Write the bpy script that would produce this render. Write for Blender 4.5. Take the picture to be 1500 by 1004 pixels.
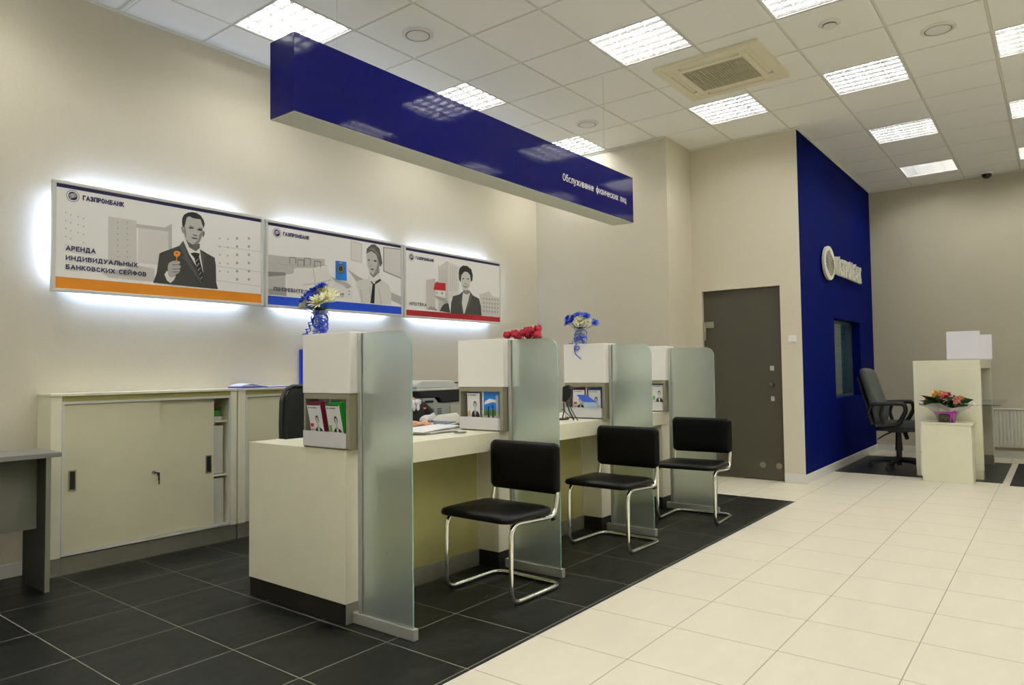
import bpy, bmesh, math, random
from mathutils import Vector, Matrix
random.seed(7)
for o in list(bpy.data.objects): bpy.data.objects.remove(o)
SC = bpy.context.scene
COL = SC.collection
PI = math.pi

# ------------------------------------------------------------------ camera
CAM_H, CEIL = 1.190, 3.669
YAW, PITCH, ROLL, FPX = 0.66026, 0.03972, -0.01269, 1033.97
def make_camera():
    f = Vector((math.cos(PITCH)*math.cos(YAW), math.cos(PITCH)*math.sin(YAW), math.sin(PITCH)))
    r = Vector((math.sin(YAW), -math.cos(YAW), 0)); u = r.cross(f)
    r2 = math.cos(ROLL)*r + math.sin(ROLL)*u; u2 = -math.sin(ROLL)*r + math.cos(ROLL)*u
    cd = bpy.data.cameras.new('camera'); cd.sensor_width = 36; cd.sensor_fit = 'HORIZONTAL'
    cd.lens = FPX*36/1500; cd.clip_start = .05; cd.clip_end = 60
    co = bpy.data.objects.new('camera', cd); COL.objects.link(co)
    m = Matrix.Identity(4)
    for i in range(3):
        m[i][0] = r2[i]; m[i][1] = u2[i]; m[i][2] = -f[i]
    m.translation = (0, 0, CAM_H); co.matrix_world = m
    SC.camera = co
make_camera()

# ------------------------------------------------------------------ world, exposure, light levels
W = bpy.data.worlds.new('world'); SC.world = W; W.use_nodes = True
W.node_tree.nodes['Background'].inputs[0].default_value = (.75, .85, 1, 1)
W.node_tree.nodes['Background'].inputs[1].default_value = .02
SC.view_settings.view_transform = 'Standard'; SC.view_settings.look = 'None'
SC.view_settings.exposure = 0.95; SC.view_settings.gamma = 1; SC.view_settings.use_curve_mapping = False
TUBE_POWER = 26.0          # ceiling fluorescent tubes
BACK_POWER = 15.0          # tubes behind the posters
SC.cycles.max_bounces = 12; SC.cycles.diffuse_bounces = 8; SC.cycles.glossy_bounces = 4
SC.cycles.transmission_bounces = 8; SC.cycles.sample_clamp_indirect = 6.0
SC.cycles.caustics_reflective = False; SC.cycles.caustics_refractive = False

# ------------------------------------------------------------------ materials
MATS = {}
def srgb(c): return tuple(((v/12.92) if v <= .04045 else ((v+.055)/1.055)**2.4) for v in c)
def mat(name, col, rough=.5, metal=0., noise=0., nscale=30., bump=0., emit=0., trans=0., coat=0., ior=1.5, alpha=1., spec=.5):
    if name in MATS: return MATS[name]
    m = bpy.data.materials.new(name); m.use_nodes = True
    nt = m.node_tree; b = nt.nodes['Principled BSDF']
    b.inputs['Base Color'].default_value = (*col, 1); b.inputs['Roughness'].default_value = rough
    b.inputs['Metallic'].default_value = metal; b.inputs['IOR'].default_value = ior
    b.inputs['Transmission Weight'].default_value = trans; b.inputs['Coat Weight'].default_value = coat
    b.inputs['Coat Roughness'].default_value = .05; b.inputs['Specular IOR Level'].default_value = spec
    b.inputs['Alpha'].default_value = alpha
    if emit:
        b.inputs['Emission Color'].default_value = (*col, 1); b.inputs['Emission Strength'].default_value = emit
    if noise or bump:
        tc = nt.nodes.new('ShaderNodeTexCoord'); n = nt.nodes.new('ShaderNodeTexNoise')
        n.inputs['Scale'].default_value = nscale; n.inputs['Detail'].default_value = 4
        nt.links.new(tc.outputs['Object'], n.inputs['Vector'])
        if noise:
            r = nt.nodes.new('ShaderNodeMapRange'); r.inputs[1].default_value = .3; r.inputs[2].default_value = .7
            r.inputs[3].default_value = 1-noise; r.inputs[4].default_value = 1+noise
            mx = nt.nodes.new('ShaderNodeMix'); mx.data_type = 'RGBA'; mx.blend_type = 'MULTIPLY'; mx.inputs[0].default_value = 1
            mx.inputs[6].default_value = (*col, 1)
            nt.links.new(n.outputs[0], r.inputs[0]); nt.links.new(r.outputs[0], mx.inputs[7])
            nt.links.new(mx.outputs[2], b.inputs['Base Color'])
        if bump:
            bp = nt.nodes.new('ShaderNodeBump'); bp.inputs['Strength'].default_value = bump; bp.inputs['Distance'].default_value = .002
            nt.links.new(n.outputs[0], bp.inputs['Height']); nt.links.new(bp.outputs[0], b.inputs['Normal'])
    MATS[name] = m; return m

WALL_BOUNCE = mat('wall_paint_bounce', (.90, .90, .86), .8, noise=.02, nscale=60)  # unseen walls made whiter to bounce more light into the room
WALL = mat('wall_paint', (.64, .60, .49), .8, noise=.02, nscale=60, bump=.25)
WALLB = mat('wall_blue_paint', (.0002, .0048, .098), .75, noise=.03, nscale=20, bump=.1, spec=.04)
WALL_DIM = mat('wall_paint_dimmed', (.50, .47, .365), .8, noise=.02, nscale=60, bump=.25)  # same beige as the other walls, weaker light put into the colour
CEILM = mat('ceiling_tile', (.91, .915, .89), .85, noise=.015, nscale=200, bump=.1)
CEILBAR = mat('ceiling_bar', (.74, .74, .66), .5)
DARKGAP = mat('shadow_gap', (.05, .05, .045), .9)
CREAM = mat('cream_laminate', (.82, .81, .64), .38, noise=.02, nscale=9)
CREAMW = mat('white_laminate', (.93, .925, .89), .16, coat=.3)
OLIVE = mat('olive_laminate', (.44, .42, .16), .5, noise=.03, nscale=8)
GREYOL = mat('grey_olive_laminate', (.27, .26, .18), .4)
STEEL = mat('brushed_steel', (.36, .355, .28), .34, metal=.55, noise=.06, nscale=12)
DKSTEEL = mat('dark_plinth', (.028, .027, .021), .35, metal=.4)
ALU = mat('aluminium', (.60, .61, .58), .38, metal=.6)
ALUW = mat('pale_aluminium', (.70, .71, .68), .4, metal=.1)
CHROME = mat('chrome', (.88, .88, .84), .07, metal=1.)
BLACKL = mat('black_leatherette', (.0035, .0035, .0035), .34, bump=.2, nscale=350, spec=.16)
BLACKP = mat('black_plastic', (.008, .008, .009), .42)
GREYF = mat('grey_fabric', (.10, .115, .10), .95, noise=.3, nscale=260, bump=.6)
DKFAB = mat('dark_mesh_fabric', (.012, .014, .012), .9, noise=.3, nscale=300, bump=.4)
GREYDESK = mat('grey_desk_top', (.21, .215, .20), .45, noise=.06, nscale=90)
GREYDARK = mat('grey_desk_panel', (.030, .031, .027), .6, noise=.2, nscale=160)
DOORG = mat('door_grey_paint', (.066, .062, .043), .33, noise=.08, nscale=240, bump=.25)
BLUEGLOSS = mat('blue_gloss', (.0006, .0010, .105), .055, spec=.24)
UNDER = mat('sign_underside', (.62, .63, .55), .5)
WHITE = mat('white_plastic', (.80, .80, .77), .3)
PAPER = mat('paper_white', (.82, .82, .84), .7)
LEAFG = mat('leaf_green', (.025, .10, .02), .4, noise=.4, nscale=30)
LEAFD = mat('leaf_dark', (.006, .045, .008), .5, noise=.4, nscale=20, spec=.25)
CFB = mat('ribbon_blue', (.01, .05, .55), .3)
PETB = mat('petal_blue', (.03, .09, .62), .6, noise=.3, nscale=80)
PETW = mat('petal_white', (.80, .80, .58), .6, noise=.1, nscale=80)
PETR = mat('petal_red', (.42, .004, .03), .5, noise=.3, nscale=60)
PETP = mat('petal_pink', (.72, .26, .24), .5, noise=.3, nscale=60)
PETY = mat('petal_yellow', (.70, .45, .14), .5, noise=.3, nscale=60)
MAGENTA = mat('ribbon_magenta', (.48, .04, .45), .35)
NAVY = mat('print_navy', srgb((.07, .07, .33)), .45)
PRINT = mat('print_ground', srgb((.97, .97, .97)), .35, noise=.01, nscale=3)
ORANGE = mat('print_orange', srgb((.88, .55, .08)), .4)
BLUEP = mat('print_blue', srgb((.02, .28, .80)), .4)
REDP = mat('print_red', srgb((.66, .08, .15)), .4)
SKIN = mat('skin', (.62, .34, .22), .5)
HAIR = mat('hair_dark', (.015, .010, .007), .5)
BLACKC = mat('black_cloth', (.012, .012, .014), .85)
STRIPE = mat('striped_blouse', (.62, .63, .66), .8, noise=.15, nscale=90)
def tone(k):
    if k[0] == 'g' and k[1:].isdigit():
        v = int(k[1:])/100.; v = min(.95, v*1.17) if v >= .6 else v*1.08 if v > .45 else v; return mat('print_grey_'+k[1:], srgb((v, v*.995, v*.985)), .45)
    return {'or2': mat('print_key_orange', srgb((.93, .60, .10)), .4), 'or3': mat('print_key_amber', srgb((.72, .38, .05)), .4),
            'bl2': mat('print_sky_blue', srgb((.05, .48, .88)), .4), 're2': mat('print_roof_red', srgb((.72, .07, .14)), .4)}[k]

def emission(name, col, s):
    m = bpy.data.materials.new(name); m.use_nodes = True; nt = m.node_tree
    nt.nodes.remove(nt.nodes['Principled BSDF']); e = nt.nodes.new('ShaderNodeEmission')
    e.inputs[0].default_value = (*col, 1); e.inputs[1].default_value = s
    nt.links.new(e.outputs[0], nt.nodes['Material Output'].inputs[0]); return m
TUBE = emission('fluorescent_tube', (1.0, .972, .925), TUBE_POWER)
TUBEB = emission('cold_fluorescent_tube', (.50, .64, 1.0), BACK_POWER)

def frosted():
    m = bpy.data.materials.new('frosted_glass'); m.use_nodes = True; nt = m.node_tree
    b = nt.nodes['Principled BSDF']; out = nt.nodes['Material Output']
    b.inputs['Base Color'].default_value = (.87, .985, .92, 1); b.inputs['Transmission Weight'].default_value = 1
    b.inputs['Roughness'].default_value = .36; b.inputs['IOR'].default_value = 1.42
    d = nt.nodes.new('ShaderNodeBsdfDiffuse'); d.inputs[0].default_value = (.80, .93, .93, 1)
    mx = nt.nodes.new('ShaderNodeMixShader'); mx.inputs[0].default_value = .19
    nt.links.new(b.outputs[0], mx.inputs[1]); nt.links.new(d.outputs[0], mx.inputs[2]); nt.links.new(mx.outputs[0], out.inputs[0])
    return m
FROST = frosted()
GEDGE = mat('glass_edge', (.36, .66, .58), .1, trans=.35, ior=1.5)
CLEAR = mat('clear_glass', (.90, .97, .95), .03, trans=1., ior=1.45)
def clear_thin(name, frac, col=(.9, .95, .93)):
    m = bpy.data.materials.new(name); m.use_nodes = True; nt = m.node_tree; b = nt.nodes['Principled BSDF']
    b.inputs['Base Color'].default_value = (*col, 1); b.inputs['Roughness'].default_value = .05
    tr = nt.nodes.new('ShaderNodeBsdfTransparent'); tr.inputs[0].default_value = (.95, .98, .97, 1); mx = nt.nodes.new('ShaderNodeMixShader')
    fr = nt.nodes.new('ShaderNodeLayerWeight'); fr.inputs[0].default_value = .35; mr = nt.nodes.new('ShaderNodeMapRange'); mr.inputs[3].default_value = frac; mr.inputs[4].default_value = .75
    nt.links.new(fr.outputs[1], mr.inputs[0]); nt.links.new(mr.outputs[0], mx.inputs[0])
    nt.links.new(tr.outputs[0], mx.inputs[1]); nt.links.new(b.outputs[0], mx.inputs[2]); nt.links.new(mx.outputs[0], nt.nodes['Material Output'].inputs[0])
    return m
VASEG = clear_thin('thin_clear_glass', .08)
WRAP = clear_thin('clear_wrap', .22, (.80, .76, .78))

def grid_material(name, col, grout, xs, ys, w, rough, mottled, spec=.5, nsc=3.):
    """tile floor: xs=(start,pitch) ys=(start,pitch) in metres"""
    m = bpy.data.materials.new(name); m.use_nodes = True; nt = m.node_tree; b = nt.nodes['Principled BSDF']
    N = nt.nodes.new; L = nt.links.new
    g = N('ShaderNodeNewGeometry'); sp = N('ShaderNodeSeparateXYZ'); L(g.outputs['Position'], sp.inputs[0])
    def axis(out, s):
        a = N('ShaderNodeMath'); a.operation = 'SUBTRACT'; L(out, a.inputs[0]); a.inputs[1].default_value = s[0]
        d = N('ShaderNodeMath'); d.operation = 'DIVIDE'; L(a.outputs[0], d.inputs[0]); d.inputs[1].default_value = s[1]
        r = N('ShaderNodeMath'); r.operation = 'ROUND'; L(d.outputs[0], r.inputs[0])
        e = N('ShaderNodeMath'); e.operation = 'SUBTRACT'; L(d.outputs[0], e.inputs[0]); L(r.outputs[0], e.inputs[1])
        f = N('ShaderNodeMath'); f.operation = 'ABSOLUTE'; L(e.outputs[0], f.inputs[0])
        k = N('ShaderNodeMath'); k.operation = 'LESS_THAN'; L(f.outputs[0], k.inputs[0]); k.inputs[1].default_value = w/2/s[1]
        fl = N('ShaderNodeMath'); fl.operation = 'FLOOR'; L(d.outputs[0], fl.inputs[0])
        return k, fl
    kx, fx = axis(sp.outputs[0], xs); ky, fy = axis(sp.outputs[1], ys)
    mxx = N('ShaderNodeMath'); mxx.operation = 'MAXIMUM'; L(kx.outputs[0], mxx.inputs[0]); L(ky.outputs[0], mxx.inputs[1])
    cb = N('ShaderNodeCombineXYZ'); L(fx.outputs[0], cb.inputs[0]); L(fy.outputs[0], cb.inputs[1])
    wn = N('ShaderNodeTexWhiteNoise'); L(cb.outputs[0], wn.inputs[0])
    mp = N('ShaderNodeVectorMath'); mp.operation = 'MULTIPLY_ADD'; L(g.outputs['Position'], mp.inputs[0]); mp.inputs[1].default_value = (1, 2.6, 1); L(wn.outputs[1], mp.inputs[2])
    n = N('ShaderNodeTexNoise'); n.inputs['Scale'].default_value = nsc; n.inputs['Detail'].default_value = 8; n.inputs['Roughness'].default_value = .65; L(mp.outputs[0], n.inputs['Vector'])
    r = N('ShaderNodeMapRange'); L(n.outputs[0], r.inputs[0]); r.inputs[1].default_value = .3; r.inputs[2].default_value = .72; r.inputs[3].default_value = 1-mottled; r.inputs[4].default_value = 1+mottled
    mul = N('ShaderNodeMix'); mul.data_type = 'RGBA'; mul.blend_type = 'MULTIPLY'; mul.inputs[0].default_value = 1; mul.inputs[6].default_value = (*col, 1); L(r.outputs[0], mul.inputs[7])
    fin = N('ShaderNodeMix'); fin.data_type = 'RGBA'; L(mxx.outputs[0], fin.inputs[0]); L(mul.outputs[2], fin.inputs[6]); fin.inputs[7].default_value = (*grout, 1)
    L(fin.outputs[2], b.inputs['Base Color'])
    rr = N('ShaderNodeMapRange'); L(n.outputs[0], rr.inputs[0]); rr.inputs[1].default_value = .3; rr.inputs[2].default_value = .7; rr.inputs[3].default_value = rough-.06; rr.inputs[4].default_value = rough+.08
    L(rr.outputs[0], b.inputs['Roughness']); b.inputs['Specular IOR Level'].default_value = spec
    bp = N('ShaderNodeBump'); bp.invert = True; bp.inputs['Strength'].default_value = .4; bp.inputs['Distance'].default_value = .002; L(mxx.outputs[0], bp.inputs['Height']); L(bp.outputs[0], b.inputs['Normal'])
    return m
DARKTILE = grid_material('dark_floor_tile', (.0052, .0062, .0056), (.26, .25, .20), (1.247, .4505), (2.389, .4705), .0042, .40, .6, spec=.26)
CREAMTILE = grid_material('cream_floor_tile', (.70, .66, .54), (.31, .285, .22), (2.605, .4452), (1.446, .464), .0045, .42, .05, spec=.35)
DARKTILE2 = mat('dark_lobby_tile', (.0105, .0125, .0105), .4, noise=.3, nscale=4)

# ------------------------------------------------------------------ mesh helpers
class MB:
    def __init__(s): s.v = []; s.f = []; s.m = []; s.sm = []
    def add(s, vs, fs, m=0, smooth=False):
        k = len(s.v); s.v += [tuple(v) for v in vs]
        for f in fs: s.f.append(tuple(i+k for i in f)); s.m.append(m); s.sm.append(smooth)
        return s
    def box(s, x0, x1, y0, y1, z0, z1, m=0):
        x0, x1 = sorted((x0, x1)); y0, y1 = sorted((y0, y1)); z0, z1 = sorted((z0, z1))
        v = [(x, y, z) for x in (x0, x1) for y in (y0, y1) for z in (z0, z1)]
        return s.add(v, [(0, 1, 3, 2), (4, 6, 7, 5), (0, 4, 5, 1), (2, 3, 7, 6), (0, 2, 6, 4), (1, 5, 7, 3)], m)
    def frame_of(s, d):
        d = Vector(d).normalized(); a = Vector((0, 0, 1)) if abs(d.z) < .9 else Vector((1, 0, 0))
        u = d.cross(a).normalized(); return d, u, d.cross(u)
    def cyl(s, p0, p1, r, n=16, m=0, r2=None, caps=True):
        p0, p1 = Vector(p0), Vector(p1); d, u, w = s.frame_of(p1-p0); r2 = r if r2 is None else r2
        vs = [p0+r*(math.cos(2*PI*k/n)*u+math.sin(2*PI*k/n)*w) for k in range(n)]+[p1+r2*(math.cos(2*PI*k/n)*u+math.sin(2*PI*k/n)*w) for k in range(n)]
        s.add(vs, [(k, (k+1) % n, n+(k+1) % n, n+k) for k in range(n)], m, True)
        if caps: s.add(vs, [tuple(range(n-1, -1, -1)), tuple(range(n, 2*n))], m)
        return s
    def tube(s, path, r, n=10, m=0, closed=False, caps=True, radii=None):
        P = [Vector(p) for p in path]; K = len(P); rings = []; up = None
        for i, p in enumerate(P):
            a = P[i-1] if (i or closed) else P[i]; b = P[(i+1) % K] if (i < K-1 or closed) else P[i]
            t = (b-a).normalized()
            if up is None: _, up, _ = s.frame_of(t)
            up = (up-t*up.dot(t)); up = up.normalized() if up.length > 1e-6 else s.frame_of(t)[1]
            w = t.cross(up); rr = radii[i] if radii else r
            rings.append([p+rr*(math.cos(2*PI*k/n)*up+math.sin(2*PI*k/n)*w) for k in range(n)])
        vs = [v for R_ in rings for v in R_]; fs = []
        for i in range(K if closed else K-1):
            j = (i+1) % K
            for k in range(n): fs.append((i*n+k, i*n+(k+1) % n, j*n+(k+1) % n, j*n+k))
        s.add(vs, fs, m, True)
        if caps and not closed: s.add(vs, [tuple(range(n-1, -1, -1)), tuple((K-1)*n+k for k in range(n))], m)
        return s
    def lathe(s, prof, c=(0, 0, 0), n=24, m=0, smooth=True, squash=(1, 1)):
        vs = []; fs = []
        for r, z in prof:
            for k in range(n): vs.append((c[0]+r*squash[0]*math.cos(2*PI*k/n), c[1]+r*squash[1]*math.sin(2*PI*k/n), c[2]+z))
        for i in range(len(prof)-1):
            for k in range(n): fs.append((i*n+k, i*n+(k+1) % n, (i+1)*n+(k+1) % n, (i+1)*n+k))
        return s.add(vs, fs, m, smooth)
    def prism(s, poly, mapf, t, m=0, m_side=None):
        """poly 2D, mapf(u,v,w) -> 3D, thickness t along w"""
        n = len(poly); vs = [mapf(u, v, 0) for u, v in poly]+[mapf(u, v, t) for u, v in poly]
        s.add(vs, [tuple(range(n)), tuple(range(2*n-1, n-1, -1))]+[(k, n+k, n+(k+1) % n, (k+1) % n) for k in range(n)], m)
        if m_side is not None:
            for k in range(n): s.m[-1-k] = m_side
        return s
    def ball(s, c, r, n=12, m=0, sq=(1, 1, 1)):
        c = Vector(c); vs = []; fs = []; h = n//2
        for i in range(h+1):
            a = PI*i/h
            for k in range(n): vs.append((c.x+sq[0]*r*math.sin(a)*math.cos(2*PI*k/n), c.y+sq[1]*r*math.sin(a)*math.sin(2*PI*k/n), c.z+sq[2]*r*math.cos(a)))
        for i in range(h):
            for k in range(n): fs.append((i*n+k, (i+1)*n+k, (i+1)*n+(k+1) % n, i*n+(k+1) % n))
        return s.add(vs, fs, m, True)
    def build(s, name, mats, parent=None, loc=None, bevel=0, world=True, subsurf=0, segs=2):
        """geometry given in world coordinates when world: moved relative to the parent / own loc"""
        off = Vector((0, 0, 0))
        if parent is not None and world:
            p = parent
            while p is not None: off += Vector(p.location); p = p.parent
        if loc is not None: off = off+Vector(loc) if parent is not None else Vector(loc)
        me = bpy.data.meshes.new(name); me.from_pydata([(v[0]-off.x, v[1]-off.y, v[2]-off.z) for v in s.v], [], s.f)
        if not isinstance(mats, (list, tuple)): mats = [mats]
        for mm in mats: me.materials.append(mm)
        for p, mi, sm in zip(me.polygons, s.m, s.sm): p.material_index = mi; p.use_smooth = sm
        bm = bmesh.new(); bm.from_mesh(me)
        bmesh.ops.recalc_face_normals(bm, faces=bm.faces); bm.to_mesh(me); bm.free()
        o = bpy.data.objects.new(name, me); COL.objects.link(o)
        if parent is not None: o.parent = parent
        if loc is not None: o.location = loc
        if bevel:
            b = o.modifiers.new('bevel', 'BEVEL'); b.width = bevel; b.segments = segs; b.limit_method = 'ANGLE'; b.angle_limit = .7
            for p in me.polygons: p.use_smooth = True
            w = o.modifiers.new('wn', 'WEIGHTED_NORMAL'); w.keep_sharp = True
        if subsurf:
            q = o.modifiers.new('sub', 'SUBSURF'); q.levels = subsurf; q.render_levels = subsurf
            for p in me.polygons: p.use_smooth = True
        return o
def fillet(pts, r, n=6, closed=False):
    P = [Vector(p) for p in pts]; out = []; K = len(P)
    for i, p in enumerate(P):
        if not closed and i in (0, K-1): out.append(p); continue
        a = (P[i-1]-p); b = (P[(i+1) % K]-p); la, lb = a.length, b.length; a.normalize(); b.normalize()
        ang = a.angle(b); t = min(r/math.tan(ang/2) if ang > .01 else 0, la*.48, lb*.48)
        p0, p1 = p+a*t, p+b*t
        for k in range(n+1):
            q = k/n; out.append((1-q)**2*p0+2*q*(1-q)*p+q*q*p1)
    return out
def rounded(x0, x1, y0, y1, r, n=6):
    pts = []
    for cx, cy, a0 in ((x1-r, y1-r, 0), (x0+r, y1-r, 90), (x0+r, y0+r, 180), (x1-r, y0+r, 270)):
        for k in range(n+1):
            a = math.radians(a0+90*k/n); pts.append((cx+r*math.cos(a), cy+r*math.sin(a)))
    return pts
def tag(o, label, cat, group=None):
    o['label'] = label; o['category'] = cat
    if group: o['group'] = group
    return o
def thing(name, label, cat, loc=(0, 0, 0), rotz=0, group=None):
    o = bpy.data.objects.new(name, None); COL.objects.link(o); o.location = loc; o.rotation_euler = (0, 0, rotz)
    o.empty_display_size = .1
    return tag(o, label, cat, group)
def struct(o): o['kind'] = 'structure'; return o
def dup(root, loc, rotz=None, label=None, group=None, skip=()):
    r = root.copy(); COL.objects.link(r); r.location = loc
    if rotz is not None: r.rotation_euler = (0, 0, rotz)
    if label: r['label'] = label
    if group: r['group'] = group
    def rec(src, dst):
        for ch in list(src.children):
            c = ch.copy(); COL.objects.link(c); c.parent = dst; rec(ch, c)
    rec(root, r); return r

def arc(cx, cy, rx, ry, a0, a1, n=10):
    return [(cx+rx*math.cos(math.radians(a0+(a1-a0)*k/n)), cy+ry*math.sin(math.radians(a0+(a1-a0)*k/n))) for k in range(n+1)]
O_ = [arc(.32, .5, .32, .5, 90, 450, 20)]
GLY = {   # letter -> (width, strokes on a cap height of 1)
 'А': (.70, [[(0, 0), (.35, 1), (.70, 0)], [(.11, .30), (.59, .30)]]),
 'Б': (.58, [[(.54, 1), (0, 1), (0, 0)], [(0, 0), (.30, 0)]+arc(.30, .29, .28, .29, -90, 90)+[(0, .58)]]),
 'В': (.60, [[(0, 0), (0, 1)], [(0, 1), (.28, 1)]+arc(.28, .77, .26, .23, 90, -90, 8)+[(0, .54)], [(.28, .54)]+arc(.30, .27, .30, .27, 90, -90, 8)+[(0, 0)]]),
 'Г': (.50, [[(0, 0), (0, 1), (.50, 1)]]),
 'Д': (.78, [[(.02, -.18), (.02, 0), (.76, 0), (.76, -.18)], [(.12, 0), (.24, 1), (.64, 1), (.64, 0)]]),
 'Е': (.52, [[(.52, 1), (0, 1), (0, 0), (.52, 0)], [(0, .52), (.47, .52)]]),
 'З': (.56, [arc(.26, .75, .26, .25, 150, -90, 10), arc(.26, .26, .30, .26, 90, -150, 10)]),
 'И': (.66, [[(0, 1), (0, 0), (.66, 1), (.66, 0)]]),
 'Й': (.66, [[(0, 1), (0, 0), (.66, 1), (.66, 0)], arc(.33, 1.25, .14, .10, 180, 360, 6)]),
 'К': (.60, [[(0, 0), (0, 1)], [(.57, 1), (.04, .48)], [(.18, .62), (.60, 0)]]),
 'Л': (.68, [[(0, .0), (.10, .03), (.20, 1), (.68, 1), (.68, 0)]]),
 'М': (.80, [[(0, 0), (0, 1), (.40, .22), (.80, 1), (.80, 0)]]),
 'Н': (.64, [[(0, 0), (0, 1)], [(.64, 0), (.64, 1)], [(0, .52), (.64, .52)]]),
 'О': (.64, O_), 'П': (.64, [[(0, 0), (0, 1), (.64, 1), (.64, 0)]]),
 'Р': (.56, [[(0, 0), (0, 1)], [(0, 1), (.28, 1)]+arc(.28, .72, .28, .28, 90, -90, 8)+[(0, .44)]]),
 'С': (.58, [arc(.32, .5, .32, .5, 50, 310, 16)]),
 'Т': (.60, [[(0, 1), (.60, 1)], [(.30, 1), (.30, 0)]]),
 'У': (.64, [[(0, 1), (.33, .35)], [(.64, 1), (.30, .22), (.20, .02), (.04, 0)]]),
 'Ф': (.84, [arc(.42, .52, .40, .34, 90, 450, 20), [(.42, 1.02), (.42, -.04)]]),
 'Х': (.62, [[(0, 0), (.62, 1)], [(0, 1), (.62, 0)]]),
 'Ь': (.56, [[(0, 1), (0, 0)], [(0, 0), (.27, 0)]+arc(.27, .29, .28, .29, -90, 90)+[(0, .58)]]),
 'Ы': (.82, [[(0, 1), (0, 0)], [(0, 0), (.24, 0)]+arc(.24, .29, .26, .29, -90, 90)+[(0, .58)], [(.80, 1), (.80, 0)]]),
 'б': (.50, [arc(.25, .34, .25, .34, 90, 450, 16), [(.02, .40), (.03, .80), (.14, .96), (.44, 1.02)]]),
 'с': (.44, [arc(.25, .35, .25, .35, 50, 310, 12)]),
 'л': (.50, [[(0, .0), (.07, .04), (.14, .70), (.50, .70), (.50, 0)]]),
 'у': (.48, [[(0, .70), (.25, .05)], [(.48, .70), (.22, -.10), (.14, -.24), (.0, -.26)]]),
 'ж': (.74, [[(.37, 0), (.37, .70)], [(.02, .70), (.33, .36), (0, 0)], [(.72, .70), (.41, .36), (.74, 0)]]),
 'и': (.48, [[(0, .70), (0, 0), (.48, .70), (.48, 0)]]),
 'в': (.44, [[(0, 0), (0, .70)], [(0, .70), (.22, .70)]+arc(.22, .54, .18, .16, 90, -90, 6)+[(0, .38)], [(.22, .38)]+arc(.23, .19, .21, .19, 90, -90, 6)+[(0, 0)]]),
 'а': (.42, [arc(.21, .50, .21, .20, 160, 0, 8)+[(.42, 0)], arc(.20, .20, .20, .20, 60, 330, 10), [(.24, .41), (.42, .41)]]),
 'н': (.46, [[(0, 0), (0, .70)], [(.46, 0), (.46, .70)], [(0, .37), (.46, .37)]]),
 'е': (.46, [[(.02, .38), (.46, .38)]+arc(.24, .38, .22, .32, 0, 180, 8)+arc(.24, .33, .23, .33, 180, 310, 8)]),
 'ф': (.72, [arc(.36, .35, .34, .34, 90, 450, 18), [(.36, 1.0), (.36, -.24)]]),
 'з': (.40, [arc(.18, .53, .19, .17, 150, -90, 8), arc(.18, .18, .21, .18, 90, -150, 8)]),
 'ч': (.44, [[(.44, 0), (.44, .70)], [(0, .70), (0, .45), (.08, .33), (.44, .33)]]),
 'к': (.44, [[(0, 0), (0, .70)], [(.42, .70), (.04, .35), (.44, 0)]]),
 'х': (.46, [[(0, 0), (.46, .70)], [(0, .70), (.46, 0)]]),
 'ц': (.54, [[(0, .70), (0, 0), (.54, 0), (.54, -.18)], [(.44, .70), (.44, 0)]]), ' ': (.34, [])}
def text_mesh(body, origin, width, height, ux=(1, 0, 0), uy=(0, 0, 1), depth=0., th=.15):
    """stroke lettering fitted to width x cap height at origin; th = stroke thickness in cap heights"""
    gap = .16+th*.9; adv = []; x = 0
    for c in body: adv.append(x); x += GLY[c][0]+gap
    total = x-gap; tw = th*height; sx = (width-tw)/total; sy = height-tw
    ux, uy = Vector(ux), Vector(uy); w = ux.cross(uy); o = Vector(origin); vs = []; fs = []; st_n = 0
    for c, ax in zip(body, adv):
        for st in GLY[c][1]:
            P = [Vector(((ax+a)*sx+tw/2, b*sy+tw/2)) for a, b in st]; Q = [P[0]]
            for p in P[1:]:
                if (p-Q[-1]).length > 1e-5: Q.append(p)
            P = Q; n = len(P); closed = (P[0]-P[-1]).length < 1e-4 and n > 3
            if closed: P = P[:-1]; n -= 1
            L_ = []; R_ = []
            for k in range(n):
                a = (P[k]-P[k-1]).normalized() if (k or closed) else None; b = (P[(k+1) % n]-P[k]).normalized() if (k < n-1 or closed) else None
                d0 = a or b; d1 = b or a; n0 = Vector((-d0.y, d0.x)); n1 = Vector((-d1.y, d1.x)); mm = (n0+n1)
                if mm.length < .2: mm = n0
                mm.normalize(); k_ = min(1/max(.25, mm.dot(n0)), 2.2); p = P[k]
                if not closed and k == 0: p = p-d1*tw*.5
                if not closed and k == n-1: p = p+d0*tw*.5
                L_.append(p+mm*tw*.5*k_); R_.append(p-mm*tw*.5*k_)
            b0 = len(vs)
            jit = st_n*(.0004 if depth else .00003); st_n = (st_n+1) % 7
            for z in (0, depth+jit) if depth else (jit,): vs += [o+ux*v.x+uy*v.y+w*z for v in L_]+[o+ux*v.x+uy*v.y+w*z for v in R_]
            for k in range(n if closed else n-1):
                j = (k+1) % n
                fs.append((b0+k, b0+j, b0+n+j, b0+n+k))
                if depth:
                    q = 2*n; fs += [(b0+q+k, b0+q+n+k, b0+q+n+j, b0+q+j), (b0+k, b0+q+k, b0+q+j, b0+j), (b0+n+k, b0+n+j, b0+q+n+j, b0+q+n+k)]
            if depth and not closed:
                q = 2*n; fs += [(b0, b0+n, b0+q+n, b0+q), (b0+n-1, b0+q+n-1, b0+q+2*n-1, b0+2*n-1)]
    return vs, fs
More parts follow.
